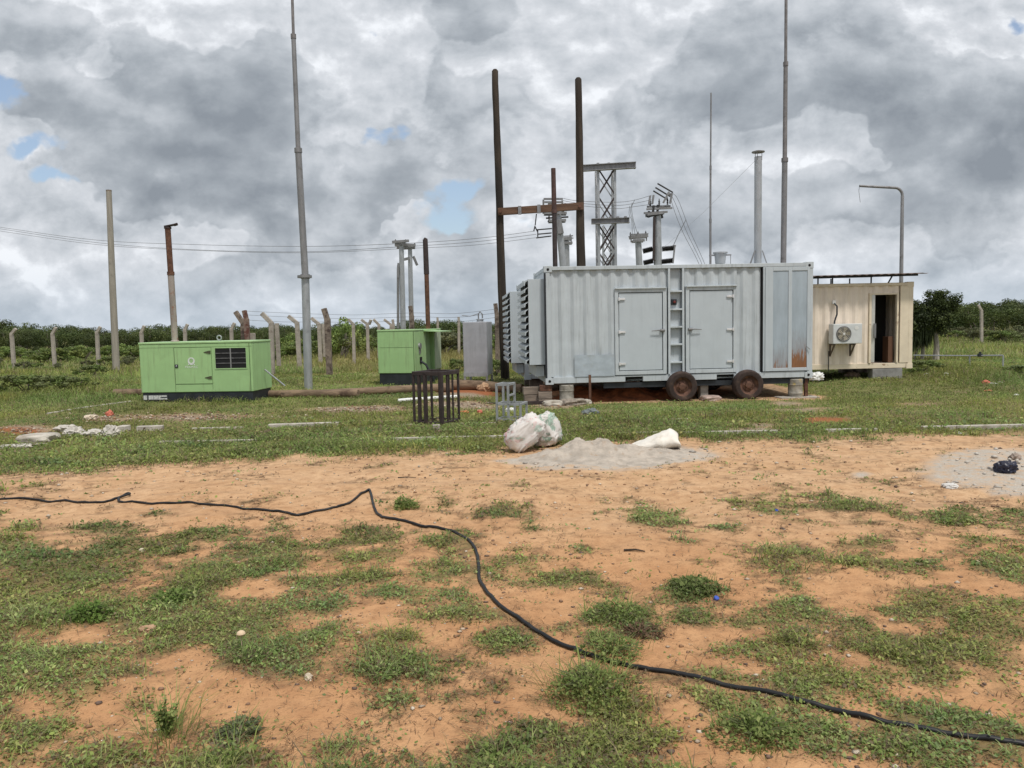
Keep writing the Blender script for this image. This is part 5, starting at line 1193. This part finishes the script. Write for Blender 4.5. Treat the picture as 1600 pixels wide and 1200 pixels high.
NAVY = mat('navy_plastic_bag', (.016, .017, .035), .35, var=.3)
crumple('plastic_bag', 'crumpled dark navy plastic bag on the pale lime patch', 'bag', 1570, 737, (.10, .08, .075), NAVY, 3)
crumple('plastic_bag', 'white plastic bag caught under the right corner of the wheeled container', 'bag', 0, 0, (.15, .10, .11), PLASTW, 5, pos=onC(6.17, .05, .30))
crumple('plastic_bag', 'crumpled white bag lying inside the two-step frame', 'bag', 797, 645, (.09, .07, .06), PLASTW, 6)
ORANGE = mat('orange_plastic_scrap', (.62, .20, .09), .6, var=.15); PINK = mat('faded_red_scrap', (.55, .17, .11), .6, var=.2)
for k, (nm, x, y, s, m_, lab) in enumerate((('plastic_scrap', 726, 645, (.08, .06, .025), ORANGE, 'flat orange plastic scrap on the grass right of the cage frame'), ('plastic_scrap', 750, 647, (.05, .05, .05), PINK, 'round coral plastic scrap between the cage frame and the two-step frame'),
    ('plastic_scrap', 171, 650, (.07, .06, .07), PINK, 'coral plastic scrap in the rubble before the long generator set'), ('plastic_scrap', 1540, 600, (.08, .06, .06), PINK, 'red plastic scrap in the right field'), ('paper_scrap', 1549, 600, (.13, .05, .02), PLASTW, 'strip of white paper beside the red scrap'),
    ('paper_scrap', 1479, 587, (.07, .06, .05), PLASTW, 'round white litter in the grass right of the cream container'), ('paper_scrap', 1448, 586, (.06, .05, .03), PLASTW, 'small white litter nearest the cream container'), ('plastic_scrap', 1544, 612, (.07, .05, .025), ORANGE, 'pale orange scrap lying before the red scrap'),
    ('paper_scrap', 1500, 678, (.05, .03, .02), PLASTW, 'white paper bit below the right kerb line'), ('paper_scrap', 1588, 618, (.05, .03, .02), PLASTW, 'white paper bit at the right edge of the grass'), ('paper_scrap', 1563, 598, (.05, .04, .02), PLASTW, 'white litter bit at the right end of the paper strip'),
    ('rag', 922, 648, (.13, .09, .07), mat('blue_grey_cloth', (.16, .18, .18), .9, var=.2), 'blue-grey rag on the grass in front of the rusty jack post'))):
    crumple(nm, lab, 'litter', x, y, s, m_, 20+k)
BLUEP = mat('blue_bottle_plastic', (.05, .10, .45), .35)
for x, y, lab in ((1213, 799, 'blue bottle cap on the grey weeds of the road sand'), (1119, 937, 'blue bottle cap beside the lone dark weed clump')):
    p = onG(x, y, .006); b = MB(); b.lathe([(.015, -.008), (.016, 0), (.016, .010), (.013, .013), (.002, .0135)], 18); o = b.build('bottle_cap', BLUEP, None, p, smooth=True); tag(o, lab, 'bottle cap'); o.rotation_euler = (.5, .2, 0)
STONE = mat('tan_field_stone', (.42, .27, .165), .9, var=.2, scale=20, bump=.4); STONEL = mat('pale_stone', (.55, .47, .36), .9, var=.2, scale=20, bump=.4); STONEG = mat('white_lime_stone', (.58, .56, .53), .9, var=.15, scale=20, bump=.4)
for k, (x, y, s, m_, lab) in enumerate(((233, 988, (.042, .03, .026), STONE, 'flat tan stone in the left turf'), (482, 1062, (.018, .016, .018), STONEL, 'small pale stone in dry litter near the middle of the left turf'), (1484, 763, (.07, .05, .03), STONEG, 'white stone on the sand below the lime patch'),
     (222, 862, (.02, .018, .015), STONEL, 'small pale stone in the grass below the cable loop'), (1585, 718, (.06, .05, .045), mat('grey_brick_lump', (.30, .24, .20), .9, var=.2), 'grey-brown lump behind the navy bag'), (143, 655, (.12, .10, .06), STONEL, 'pale round stone in the grass left of the rubble'),
     (756, 611, (.16, .12, .13), STONE, 'tan boulder among the logs below the grey tank'), (1333, 590, (.18, .12, .10), mat('pink_stone', (.36, .25, .19), .9, var=.2), 'pinkish stone lying before the cream container'))):
    crumple('stone', lab, 'stone', x, y, s, m_, 40+k)
def mushroom():
    p = onG(378, 1019); t = thing('mushroom', 'thin-stalked pale mushroom standing in the left turf', 'mushroom', p); b = MB(); b.tube([(0, 0, -.01), (.001, 0, .05), (-.003, 0, .098)], [.003, .0024, .0022], 6); b.build('stalk', mat('mushroom_stalk', (.50, .40, .26), .7), t, smooth=True)
    b = MB(); b.lathe([(.003, .092), (.018, .094), (.0225, .099), (.020, .107), (.012, .114), (.002, .116)], 18); b.build('cap', mat('mushroom_cap', (.62, .47, .31), .6), t, smooth=True)
mushroom()
for k, (x0, y0, x1, y1, r_, lab) in enumerate(((975, 861, 1008, 863, .008, 'dark stick lying on the bare sand right of the cable bend'), (1405, 1150, 1420, 1170, .004, 'pale curved twig on the bare patch by the cable'), (622, 747, 650, 747, .006, 'thin brown stick on the road sand'))):
    a_, b_ = onG(x0, y0, r_), onG(x1, y1, r_); b = MB(); mdl = (a_+b_)/2+Vector((.01, .015, .004)); b.tube([Vector((0, 0, 0)), mdl-a_, b_-a_], [r_, r_*.9, r_*.5], 7); o = b.build('stick', WOODP if k != 1 else WOODL, None, a_, smooth=True); tag(o, lab, 'stick')

# ------------------------------------------------------------------ the black cable across the ground
def cable():
    pix = CABLE_PIX
    P = [onG(*q) for q in pix]; pts = []
    for i in range(len(P)-1):
        p0, p1, p2, p3 = P[max(i-1, 0)], P[i], P[i+1], P[min(i+2, len(P)-1)]
        for k in range(8):
            t = k/8; pts.append(.5*((2*p1)+(p2-p0)*t+(2*p0-5*p1+4*p2-p3)*t*t+(3*p1-p0-3*p2+p3)*t**3))
    pts.append(P[-1]); r = .0118
    for i, q in enumerate(pts): q.z = float(tz(q.x, q.y))+r*.75+.006*float(vnoise(i*.06, 2.3, 3))
    for i in range(48, 88): pts[i].z += .02*math.sin((i-48)/40*math.pi)
    b = MB(); b.tube(pts, r, 10)
    o = b.build('cable', mat('black_cable_sheath', (.010, .010, .011), .5, var=.4, scale=3, stain=(.05, .042, .036), stain_cut=(.6, .8), stain_scale=2), None, smooth=True); tag(o, 'black power cable snaking across the sand and turf', 'cable')
cable()

# ------------------------------------------------------------------ kerb lines and broken slab
def kerb(pix, w, h, name='kerb', mt=None):
    P = [G(*q) for q in pix]
    for a_, b_ in zip(P, P[1:]):
        b = MB(); b.bar((a_.x, a_.y, h/2-.06), (b_.x, b_.y, h/2-.06), w, h+.12); o = b.build(name, mt or CONCK, None, bevel=.008); o['kind'] = 'structure'
        tag(o, None, None)
kerb([(30, 696), (75, 695.5)], .05, .03); kerb([(250, 693.5), (330, 692.2), (400, 691)], .06, .045); kerb([(610, 687), (700, 684.8), (800, 683)], .05, .03); kerb([(870, 682), (960, 680)], .05, .035); kerb([(965, 680), (1120, 678), (1215, 676.4)], .06, .045); kerb([(1290, 675), (1370, 673.4)], .06, .045); kerb([(1440, 672), (1560, 669.5), (1680, 667)], .07, .06)
kerb([(187, 676), (200, 675.8)], .2, .12); kerb([(215, 674), (255, 672.5)], .12, .09); kerb([(420, 669), (530, 665.6)], .12, .07); kerb([(620, 664.5), (700, 663), (775, 661.5)], .04, .02); kerb([(990, 657.5), (1080, 655)], .04, .02); kerb([(300, 671), (380, 669.2)], .05, .03)
kerb([(75, 648), (110, 642)], .08, .04); kerb([(116, 641), (160, 635), (205, 629)], .07, .045)
for x, y, s, rz, lab, sd in ((60, 692, (.5, .45, .15), .1, 'broken grey slab corner beside the red soil at the left', 11), (18, 700, (.7, .22, .05), .15, 'long pale slab piece at the left edge', 12), (115, 681, (.28, .25, .11), .4, 'white rubble chunk right of the broken slab', 13),
                     (146, 682, (.30, .25, .09), .2, 'flattest white rubble chunk in the middle of the rubble row', 14), (176, 682, (.24, .2, .15), .1, 'squarest white rubble chunk at the right end of the rubble row', 15), (105, 674, (.3, .2, .1), .6, 'small white rubble chunk behind the row', 16)):
    if sd < 13: rough_block('rubble_chunk', lab, 'rubble', onG(x, y), s, rz, CONCW if sd != 11 else CONCK, sd, .1)
    else: crumple('rubble_chunk', lab, 'rubble', x, y, (s[0]*.55, s[1]*.5, s[2]*.75), CONCW, sd)

# ------------------------------------------------------------------ logs, pipe, rail
def log(pix0, pix1, r0, r1, lab, m=None, name='log', seed=1, sag=.0):
    a_, b_ = G(*pix0), G(*pix1); n = 12; pts = []; rs = []
    for i in range(n+1):
        t = i/n; q = a_.lerp(b_, t); r_ = r0+(r1-r0)*t; q.z = r_*.9+tzv(q)+sag*math.sin(t*math.pi)+.01*(float(vnoise(t*5, seed, seed))-.5); pts.append(q-a_); rs.append(r_*(1+.12*(float(vnoise(t*9, seed*2.2, 4))-.5)))
    b = MB(); b.tube(pts, rs, 14); o = b.build(name, m or WOODL, None, a_, smooth=True); return tag(o, lab, 'log' if name == 'log' else 'pipe')
log((180, 621), (560, 620), .10, .10, 'long weathered log running behind the long green generator set', seed=1)
log((440, 621), (706, 612), .085, .12, 'long pale log lying before the square generator set', seed=2)
log((700, 609), (815, 609), .14, .13, 'thick brown log below the grey tank', seed=3)
log((622, 629), (716, 623), .045, .045, 'white plastic pipe on the ground behind the cage frame', PVC, 'plastic_pipe', 4)
def rail():
    a_, c_ = G(1427, 570), G(1567, 575); t = thing('pipe_rail', 'low grey pipe rail in the field right of the cream container', 'rail', a_); L = c_-a_; za, zb = .33, .40
    b = MB(); b.tube([(0, 0, za), tuple(L*.6+Vector((0, 0, .36))), tuple(L+Vector((0, 0, zb)))], .022, 8); b.build('top_pipe', GALV, t, smooth=True)
    for k in (.65, 1.0):
        b = MB(); q = L*k; b.tube([q+Vector((0, 0, -.05)), q+Vector((0, 0, zb-.01))], .024, 8); b.build('post', GALV, t, smooth=True)
    b = MB(); q = L*.76; b.box(q.x-.06, q.x+.06, q.y-.05, q.y+.05, .34, .44); b.tube([q+Vector((0, 0, .40)), q+Vector((0, 0, .5))], .03, 8); b.build('valve', BLACKB, t)
rail()

# ------------------------------------------------------------------ masts and poles
def mast(name, lab, cat, pix, Y, rs, mats, flange=None, hidden=False, parts=('lower_tube', 'middle_tube', 'upper_tube', 'tip_tube')):
    """pix runs from the foot to the top; one tube per section"""
    P = [D(x, y, Y) for x, y in pix]
    if hidden:
        d = (P[1]-P[0]); P[0] = P[0]-d*((P[0].z+.1)/d.z)
    else: P[0].z = -.1
    base = Vector((P[0].x, Y, 0)); t = thing(name, lab, cat, base)
    for i in range(len(P)-1):
        b = MB(); b.tube([P[i]-base-(Vector((0, 0, .02)) if i else Vector()), P[i+1]-base], [rs[i]*1.0, rs[i]*.93], 14)
        if i: b.tube([P[i]-base+Vector((0, 0, -.06)), P[i]-base+Vector((0, 0, .06))], rs[i-1]*1.12, 14)
        b.build(parts[i], mats[min(i, len(mats)-1)], t, smooth=True)
    if flange:
        q = D(*flange, Y)-base; b = MB(); b.tube([q+Vector((0, 0, -.04)), q+Vector((0, 0, .03))], rs[0]*1.7, 14); b.build('flange', GALVD, t)
    return t
mast('steel_mast', 'tall stepped grey steel mast right of the long green generator set', 'mast', [(482, 607), (477, 432), (466, 235), (458.5, 57), (455, -60)], 21.6, [.118, .095, .066, .040], [GALV, GALVD, GALVD, MASTTOP], (476, 432))
mast('steel_mast', 'tall stepped grey steel mast rising behind the right end of the wheeled container', 'mast', [(1224, 411), (1226.2, 250), (1227.6, 100), (1228.6, -60)], 23.5, [.088, .066, .045], [GALVD, MASTTOP], None, True)
mast('lightning_rod', 'thin needle-like rod pole left of the roof siren', 'pole', [(1110, 411), (1110, 345), (1110.3, 262), (1111, 145)], 23.5, [.036, .031, .024], [GALVD], None, True)
P = [D(182, 582, 33.5), D(176, 450, 33.5), D(170, 298, 33.5)]; P[0].z = -.1
t = thing('timber_pole', 'pale greyed timber pole leaning slightly at the far left', 'pole', (P[0].x, 33.5, 0)); b = MB(); b.tube([q-Vector((P[0].x, 33.5, 0)) for q in P], [.15, .135, .11], 12); b.build('shaft', WOODPALE, t, smooth=True)
b = MB(); q = P[2]-Vector((P[0].x, 33.5, 0)); b.tube([q-Vector((0, 0, .02)), q+Vector((0, 0, .03))], .115, 12); b.build('top_cap', CONCD, t)
# timber H-frame
def h_frame():
    Y = 23.8; A = [D(x, y, Y) for x, y in ((789, 594), (784, 450), (781, 325), (777, 220), (773.5, 111))]; A[0].z = -.1
    B = [D(x, y, Y) for x, y in ((908, 430), (906.5, 300), (903.5, 124))]; d = B[1]-B[0]; B = [B[0]-d*((B[0].z+.1)/d.z)]+B
    base = Vector((A[0].x, Y, 0)); t = thing('pole_frame', 'two tall dark timber poles joined by a brown crossarm', 'pole frame', base)
    for pts, rs in ((A, [.135, .125, .115, .105, .095]), (B, [.145, .14, .12, .10])):
        dense = []; dr = []
        for i in range(len(pts)-1):
            for k in range(6): q = pts[i].lerp(pts[i+1], k/6); q.x += .03*(float(vnoise(q.z*.9, q.x, 5))-.5); dense.append(q-base); dr.append(rs[i]+(rs[i+1]-rs[i])*k/6+.012*(float(vnoise(q.z*2.2, 1.1, 6))-.5))
        dense.append(pts[-1]-base); dr.append(rs[-1]); dense.append(pts[-1]-base+Vector((0, 0, .05))); dr.append(rs[-1]*.6)
        b = MB(); b.tube(dense, dr, 12); b.build('pole', WOODP, t, smooth=True)
    q0, q1 = D(778, 331, Y-.17)-base, D(912, 322, Y-.17)-base; b = MB(); b.bar(q0, q1, .09, .22); b.build('crossarm', WOODB, t, bevel=.01)
    b = MB()
    for x, y in ((812, 328), (842, 326)): q = D(x, y, Y-.23)-base; b.box(q.x-.05, q.x+.05, q.y-.02, q.y+.02, q.z-.14, q.z+.12)
    b.build('steel_clip', GALVD, t)
    b = MB()
    for x, y in ((782, 330), (906, 322)): q = D(x, y, Y-.24)-base; b.lathe([(.05, .0), (.05, .03), (.02, .06)], 8, 'y', (q.x, q.y-.03, q.z))
    b.build('bolt', RUST, t)
h_frame()
mast('rusty_post', 'dark rusty square-looking post standing between the two timber poles', 'post', [(867.5, 416), (866, 330), (864.5, 263)], 23.0, [.075, .073], [DARKST, mat('brown_rusty_pipe', (.075, .042, .036), .8, var=.3, scale=8)], None, True)
# lattice towers
def lattice(name, lab, Y, pl, pr, ytop, ybot, depth, arms, w=.085, cells=None):
    a_, b_ = D(pl, ytop, Y), D(pr, ytop, Y); x0, x1, zt = a_.x, b_.x, a_.z; cx = (x0+x1)/2
    t = thing(name, lab, 'tower', (cx, Y, 0)); hw = (x1-x0)/2
    for x in (-hw, hw):
        for y in (0, depth):
            b = MB(); b.bar((x, y, -.1), (x, y, zt), w); b.build('leg', GALV, t)
    n = cells or max(3, int(round(zt/(2*hw*1.35)))); h = zt/n
    for y, s in ((-.03, 1), (depth+.03, -1)):
        b = MB()
        for k in range(n):
            z0, z1 = k*h+.04, (k+1)*h-.04; b.bar((-hw, y, z0), (hw, y, z1), .075 if s == 1 else .04, .03, (0, 1, 0)); b.bar((hw, y+.03, z0), (-hw, y+.03, z1), .06 if s == 1 else .04, .03, (0, 1, 0))
        b.build('bracing', DARKST if s == 1 else GALV, t)
    for x in (-hw-.02, hw+.02):
        b = MB()
        for k in range(n): z0, z1 = k*h+.04, (k+1)*h-.04; b.bar((x, 0, z0), (x, depth, z1), .03, .03, (1, 0, 0))
        b.build('side_bracing', GALVD, t)
    for pa, pb, ya, yb, hh in arms:
        q0, q1 = D(pa, ya, Y-.1), D(pb, yb, Y-.1); b = MB(); z = 0
        b.bar((q0.x-cx, -.12, q0.z), (q1.x-cx, -.12, q1.z), .12, hh); b.bar((q0.x-cx, -.2, q0.z+hh*.45), (q1.x-cx, -.2, q1.z+hh*.45), .14, .03); b.bar((q0.x-cx, -.2, q0.z-hh*.45), (q1.x-cx, -.2, q1.z-hh*.45), .14, .03)
        b.box(q1.x-cx-.06, q1.x-cx+.0, -.2, .0, q1.z-hh/2, q1.z+hh/2)
        for k in range(4): xx = q0.x+(q1.x-q0.x)*(.3+.2*k)-cx; b.box(xx-.05, xx+.05, -.2, .0, q0.z+hh/2, q0.z+hh/2+.08)
        b.build('crossarm', GALVD, t)
    return t
lattice('lattice_tower', 'galvanised lattice tower with a wide top crossarm behind the wheeled container', 33.0, 934.5, 960.5, 262, 416, .8, [(909, 993, 263.5, 258.5, .26), (924, 983, 346.5, 344.5, .22)], .10, 7)
lattice('lattice_tower', 'smaller farther lattice tower seen through the bracing of the nearer one', 52.0, 943, 955, 352, 416, .5, [], .09, 9)

# switch poles with crossarms and insulators
def insul(b, p, h=.22, r=.045, mi=0):
    p = Vector(p); b.lathe([(.02, 0), (r, .02), (.025, h*.25), (r, h*.3), (.025, h*.5), (r, h*.55), (.02, h*.8), (.015, h)], 10, 'z', p, mi)
def switch_pole(lab, Y, foot, top, r, arms, ins, extra=None, name='switch_pole'):
    B = D(*foot, Y); T = D(*top, Y); d = T-B; base = B-d*(B.z/d.z); t = thing(name, lab, 'pole', base)
    b = MB(); b.tube([-d.normalized()*.1, T-base], [r*1.1, r*.85], 14); b.build('shaft', GALV, t, smooth=True)
    for x0, y0, x1, y1, h in arms:
        q0, q1 = D(x0, y0, Y)-base, D(x1, y1, Y)-base
        for yy in (-r-.05, r+.05):
            b = MB(); b.bar(q0+Vector((0, yy, 0)), q1+Vector((0, yy, 0)), .06, h); b.build('crossarm', GALVD, t)
    b = MB()
    for x, y, h in ins: insul(b, D(x, y, Y)-base, h)
    if ins: b.build('insulator', INSUL, t, smooth=True)
    if extra: extra(t, base, Y)
    return t
def bars(t, base, Y, name, L, w, m):
    b = MB()
    for k, (x0, y0, x1, y1) in enumerate(L): dy = .18*((k % 3)-1); b.bar(D(x0, y0, Y)-base+Vector((0, dy, 0)), D(x1, y1, Y)-base+Vector((0, dy, 0)), w)
    b.build(name, m, t)
def left_switch(t, base, Y):
    bars(t, base, Y, 'switch_frame', [(849, 312, 879, 312), (849, 312, 849, 334), (879, 312, 879, 334), (849, 317, 879, 317), (856, 318, 880, 322), (866, 318, 872, 334)], .07, GALVD)
    bars(t, base, Y, 'switch_blade', [(851, 337, 885, 333), (853, 341, 888, 339), (856, 345, 882, 346)], .06, INSUL)
    bars(t, base, Y, 'hanging_frame', [(838, 360, 862, 358), (840, 366, 862, 364), (838, 371, 862, 368), (840, 360, 840, 371), (836, 353, 834, 361), (836, 353, 840, 361), (838, 335, 836, 353)], .045, INSUL)
    bars(t, base, Y, 'operating_box', [(872, 345, 876, 366)], .22, GALVD)
switch_pole('switch pole with a stacked frame half hidden by the rusty post', 31.0, (880, 416), (872, 336), .15, [(850, 334, 885, 334, .1), (857, 346, 884, 345, .1)], [(851, 334, .3), (880, 334, .3), (858, 345, .25)], left_switch)
def small_top(x0, x1, y):
    def f(t, base, Y):
        bars(t, base, Y, 'top_frame', [(x0, y+1, x1, y), (x0-2, y+4, x1+1, y+3), (x0+3, y+2, x0+3, y+12), (x1-3, y+2, x1-3, y+11)], .05, GALVD)
    return f
switch_pole('short switch pole with a small flat top beside the right timber pole', 36.0, (885, 416), (884.5, 375), .17, [(877, 374, 893, 373, .14), (879, 380, 894, 380, .1)], [(879, 373, .2), (891, 372, .2)], small_top(878, 895, 369))
switch_pole('short switch pole with a small flat top left of the isolator pole', 36.0, (999, 416), (997, 374), .17, [(984, 371, 1011, 369, .14), (988, 377, 1006, 376, .12)], [(985, 370, .22), (997, 369, .22), (1009, 368, .22)], small_top(984, 1012, 366))
def right_switch(t, base, Y):
    bars(t, base, Y, 'isolator_blade', [(1026, 288, 1050, 302), (1024, 293, 1047, 307), (1022, 297, 1045, 311)], .05, INSUL)
    bars(t, base, Y, 'isolator_frame', [(1044, 301, 1035, 318), (1050, 302, 1047, 318), (1044, 301, 1051, 303), (1020, 306, 1018, 320), (1016, 306, 1014, 319), (1012, 322, 1049, 321), (1009, 328, 1049, 326), (1006, 333, 1043, 331)], .075, GALVD)
    bars(t, base, Y, 'bracket', [(1012, 339, 1036, 334), (1014, 330, 1013, 340), (1034, 330, 1036, 340), (1020, 322, 1019, 334), (1028, 320, 1027, 334)], .09, INSUL)
    bars(t, base, Y, 'operating_rod', [(1021, 340, 1020, 408)], .09, DARKST)
    for x0, y0, x1, y1 in ((1005, 392.5, 1019, 389), (1006, 411, 1020, 407.5), (1035, 389, 1053, 387.5), (1034, 409, 1051, 407)):
        p0, p1 = D(x0, y0, Y)-base, D(x1, y1, Y)-base; n = 9; b = MB()
        b.tube([p0.lerp(p1, i/(2*n)) for i in range(2*n+1)], [.075 if i % 2 else .12 for i in range(2*n+1)], 10); b.build('bushing', INSUL, t)
    bars(t, base, Y, 'bushing_link', [(1053, 384, 1050, 412), (1051, 384, 1056, 384)], .06, GALVD)
switch_pole('isolator pole with slanting blades and black side bushings above the container roof', 32.0, (1028, 416), (1027, 334), .18, [(1010, 336, 1036, 333, .12)], [(1016, 322, .3), (1030, 322, .3), (1043, 320, .3)], right_switch)
def twin_a(t, base, Y):
    bars(t, base, Y, 'top_frame', [(614, 379, 640, 377), (617, 383, 646, 384), (619, 386, 628, 387)], .09, GALVD)
    b = MB(); b.tube([D(622, 513, Y)-base, D(622, 420, Y)-base, D(623, 411, Y)-base], .05, 8); b.build('conduit', GALVD, t, smooth=True)
switch_pole('left galvanised pole of the pair behind the square generator set', 29.0, (630, 513), (627, 380), .105, [(618, 381, 634, 381, .1)], [(618, 379, .12), (634, 379, .12)], twin_a)
def twin_b(t, base, Y):
    bars(t, base, Y, 'top_frame', [(629, 383, 650, 384), (631, 388, 648, 387), (645, 400, 651, 414), (632, 406, 641, 404)], .10, GALVD)
switch_pole('right galvanised pole of the pair with a drooping bracket behind the square generator set', 31.0, (643, 508), (640.5, 386), .10, [(632, 386, 648, 386, .12)], [(632, 384, .12), (648, 384, .12)], twin_b)

# overhead wires
def wire(lab, pts, r=.012, grp=None, cat='wire', name='power_line'):
    P = [D(x, y, Y) for x, y, Y in pts]; Q = []
    for i in range(len(P)-1):
        p0, p1, p2, p3 = P[max(i-1, 0)], P[i], P[i+1], P[min(i+2, len(P)-1)]
        for k in range(6): t = k/6; Q.append(.5*((2*p1)+(p2-p0)*t+(2*p0-5*p1+4*p2-p3)*t*t+(3*p1-p0-3*p2+p3)*t**3))
    Q.append(P[-1]); b = MB(); o0 = Q[0].copy(); b.tube([q-o0 for q in Q], r, 5); o = b.build(name, WIRE, None, o0); tag(o, lab, cat, grp)
wire('upper sagging power line from the left edge to the hanging switch frame', [(-120, 337, 40), (0, 355, 40), (150, 375, 38), (300, 382, 36), (470, 385, 34), (617, 381, 31), (740, 373, 31), (836, 361, 31)], .009, 'long power lines')
wire('middle sagging power line from the left edge to the hanging switch frame', [(-120, 340, 40), (0, 357.5, 40), (150, 379, 38), (300, 390, 36), (470, 393.5, 34), (620, 386, 31), (740, 378, 31), (838, 366, 31)], .009, 'long power lines')
wire('lowest sagging power line from the left edge to the hanging switch frame', [(-120, 344, 40), (0, 361, 40), (150, 382, 38), (300, 391, 36), (470, 395, 34), (640, 388, 31), (740, 383, 31), (840, 371, 31)], .008, 'long power lines')
for k, (dy, l) in enumerate(((0, 'upper'), (5, 'middle'), (10, 'lower'))):
    wire(l+' jumper wire from the left switch pole to the isolator pole', [(880, 310+dy*.7, 31), (905, 314+dy*.7, 31), (960, 316+dy, 31.5), (990, 313+dy, 32), (1018, 305+dy*1.4, 32)], .009, 'jumper wires')
    wire(l+' dropper wire from the jumper to the short switch pole', [(992-dy*.8, 312+dy, 32), (987+dy*.0-dy*.4, 325+dy, 33), (990-dy*.3, 345, 34.5), (997-dy*.9, 368, 36)], .009, 'dropper wires')
    wire(l+' down wire from the isolator frame towards the container roof', [(1051-dy*.3, 302+dy*.8, 32), (1060-dy*.5, 313+dy*2, 32), (1078-dy, 360+dy*.5, 32), (1101-dy*.9, 412, 32), (1118-dy, 460, 32)], .009, 'down wires')
wire('slanting stay wire between the down wires and the black bushing', [(1072, 343, 32), (1062, 362, 32), (1052, 384, 32)], .014)

# ------------------------------------------------------------------ concrete fence posts
def fence_post(lab, px_, ybase, yelb, xt, yt, Y, w, m, px_e=None, second=None, hidden=False, grp='concrete fence posts'):
    E = D(px_e if px_e is not None else px_, yelb, Y); T = D(xt, yt, Y); bx = D(px_, ybase, Y)
    base = Vector((bx.x, Y, float(tz(bx.x, Y)))); t = thing('fence_post', lab, 'fence post', base, 0, grp)
    b = MB(); b.bar(Vector((0, 0, -.15)), E-base+Vector((0, 0, .02)), w, w); b.build('shaft', m, t, bevel=.012)
    b = MB(); b.bar(E-base-Vector((0, 0, .02)), T-base, w*.9, w*.9, (0, 1, 0)); b.build('bent_arm', m, t, bevel=.012)
    if second:
        q0, q1 = D(*second[0], Y)-base, D(*second[1], Y)-base; q0.y += .15; q1.y += w*.5+.02; b = MB(); b.bar(q0, q1, w*.8); b.build('brace', m, t, bevel=.01)
L = [(22, 573, 521, 25, 513.5, 18.0, 'leftmost concrete fence post of the far left row'), (85, 562, 521, 87.5, 511.5, 82, 'second fence post in from the left edge, before the thicket'), (154, 571, 519, 157, 510.5, 151.5, 'fence post just left of the pale leaning timber pole'),
     (222, 560, 519, 225.5, 509, 221, 'fence post standing behind the left edge of the long generator set'), (289.5, 560, 515, 293, 506.5, 289, 'fence post behind the emblem side of the long generator set, right of its exhaust'), (362.5, 560, 514, 366.5, 504.5, 361.5, 'thin fence post behind the air inlet of the long generator set')]
for x, yb, ye, xt, yt, xe, lab in L: fence_post(lab, x, yb, ye, xt, yt, 40.0, .155, CONC, xe)
fence_post('dark bent-topped corner fence post leaning left above the long generator set', 382, 590, 505, 368, 487, 27.5, .17, CONCD, 380.5)
fence_post('red-stained corner fence post crossing the leaning one above the generator set', 390, 592, 499, 381.5, 485, 27.0, .16, mat('red_stained_concrete', (.22, .155, .13), .9, var=.3, stain=(.11, .045, .035), stain_cut=(.48, .6), stain_scale=4, bump=.3), 385)
b = MB(); q = D(395, 590, 27.2); b.box(-.14, .14, -.1, .1, -.1, D(395, 520.5, 27.2).z); o = b.build('concrete_stub', CONC, None, (q.x, 27.2, 0), bevel=.015); tag(o, 'short thick concrete stub beside the corner fence posts', 'post')
fence_post('wide braced fence post behind the right end of the long generator set', 425, 575, 504, 409, 489.5, 29.0, .17, CONC, 424, ((434, 572), (431, 505)))
fence_post('fence post just left of the tall steel mast', 468.5, 575, 504, 450.5, 494, 33.5, .175, CONC, 464)
fence_post('doubled fence post just right of the tall steel mast', 501, 563, 506, 486.5, 497, 37.0, .17, CONC, 498.5, ((506.5, 558), (504, 506)))
fence_post('close dark-topped fence post standing alone right of the steel mast', 515, 586, 499, 506, 482, 28.0, .20, CONCD, 511.5)
fence_post('slim bent fence post right of the tall leafy bush', 553.5, 567, 506, 544.5, 499, 36.0, .135, CONC, 552)
fence_post('fork-topped fence post left of the square generator set', 575.5, 563, 506, 564.5, 499.5, 38.0, .14, CONC, 574, ((576, 507), (579, 499.5)))
fence_post('bent fence post half hidden by the left edge of the square generator set', 592, 560, 507, 583.5, 499, 40.0, .14, CONC, 592)
fence_post('bent fence post peeking over the left part of the square generator set roof', 611, 560, 507, 600, 499, 41.0, .14, CONC, 611)
fence_post('straight short-armed fence post over the roof left of the pole pair', 614.5, 560, 506, 613.5, 499, 43.0, .15, CONC, 614.5)
fence_post('dark-topped thick fence post over the square generator set roof right of the pole pair', 644.5, 590, 494, 641, 478, 27.0, .155, CONCD, 643.5)
fence_post('thin fence post between the square generator set and the grey tank', 717, 545, 503, 716.5, 495, 45.0, .15, CONC, 717)
fence_post('slim pale fence post close to the left side of the grey tank', 684, 548, 503, 683.5, 496, 45.0, .13, CONC, 684)
fence_post('thick dark fence post between the grey tank and the leaning timber pole', 778, 592, 494, 774, 474, 26.5, .16, CONCD, 776.5)
fence_post('lone concrete fence post in the right field before the thorn trees', 1534, 533, 485, 1528.5, 476.5, 47.0, .145, CONC, 1533.5)
for k, (ya, yb, yc, l) in enumerate(((486, 491, 489, 'top'), (492, 497, 495, 'second'), (500, 503, 502, 'third'))):
    wire(l+' barbed strand strung between the fence post arms', [(384, ya, 27.2), (445, ya+3, 31), (505, yb, 29), (560, yb+1, 34), (642, yb-2, 27.5), (710, yc+1, 27), (775, yc-6, 26.6)], .006, 'barbed strands', 'fence wire', 'barbed_wire')
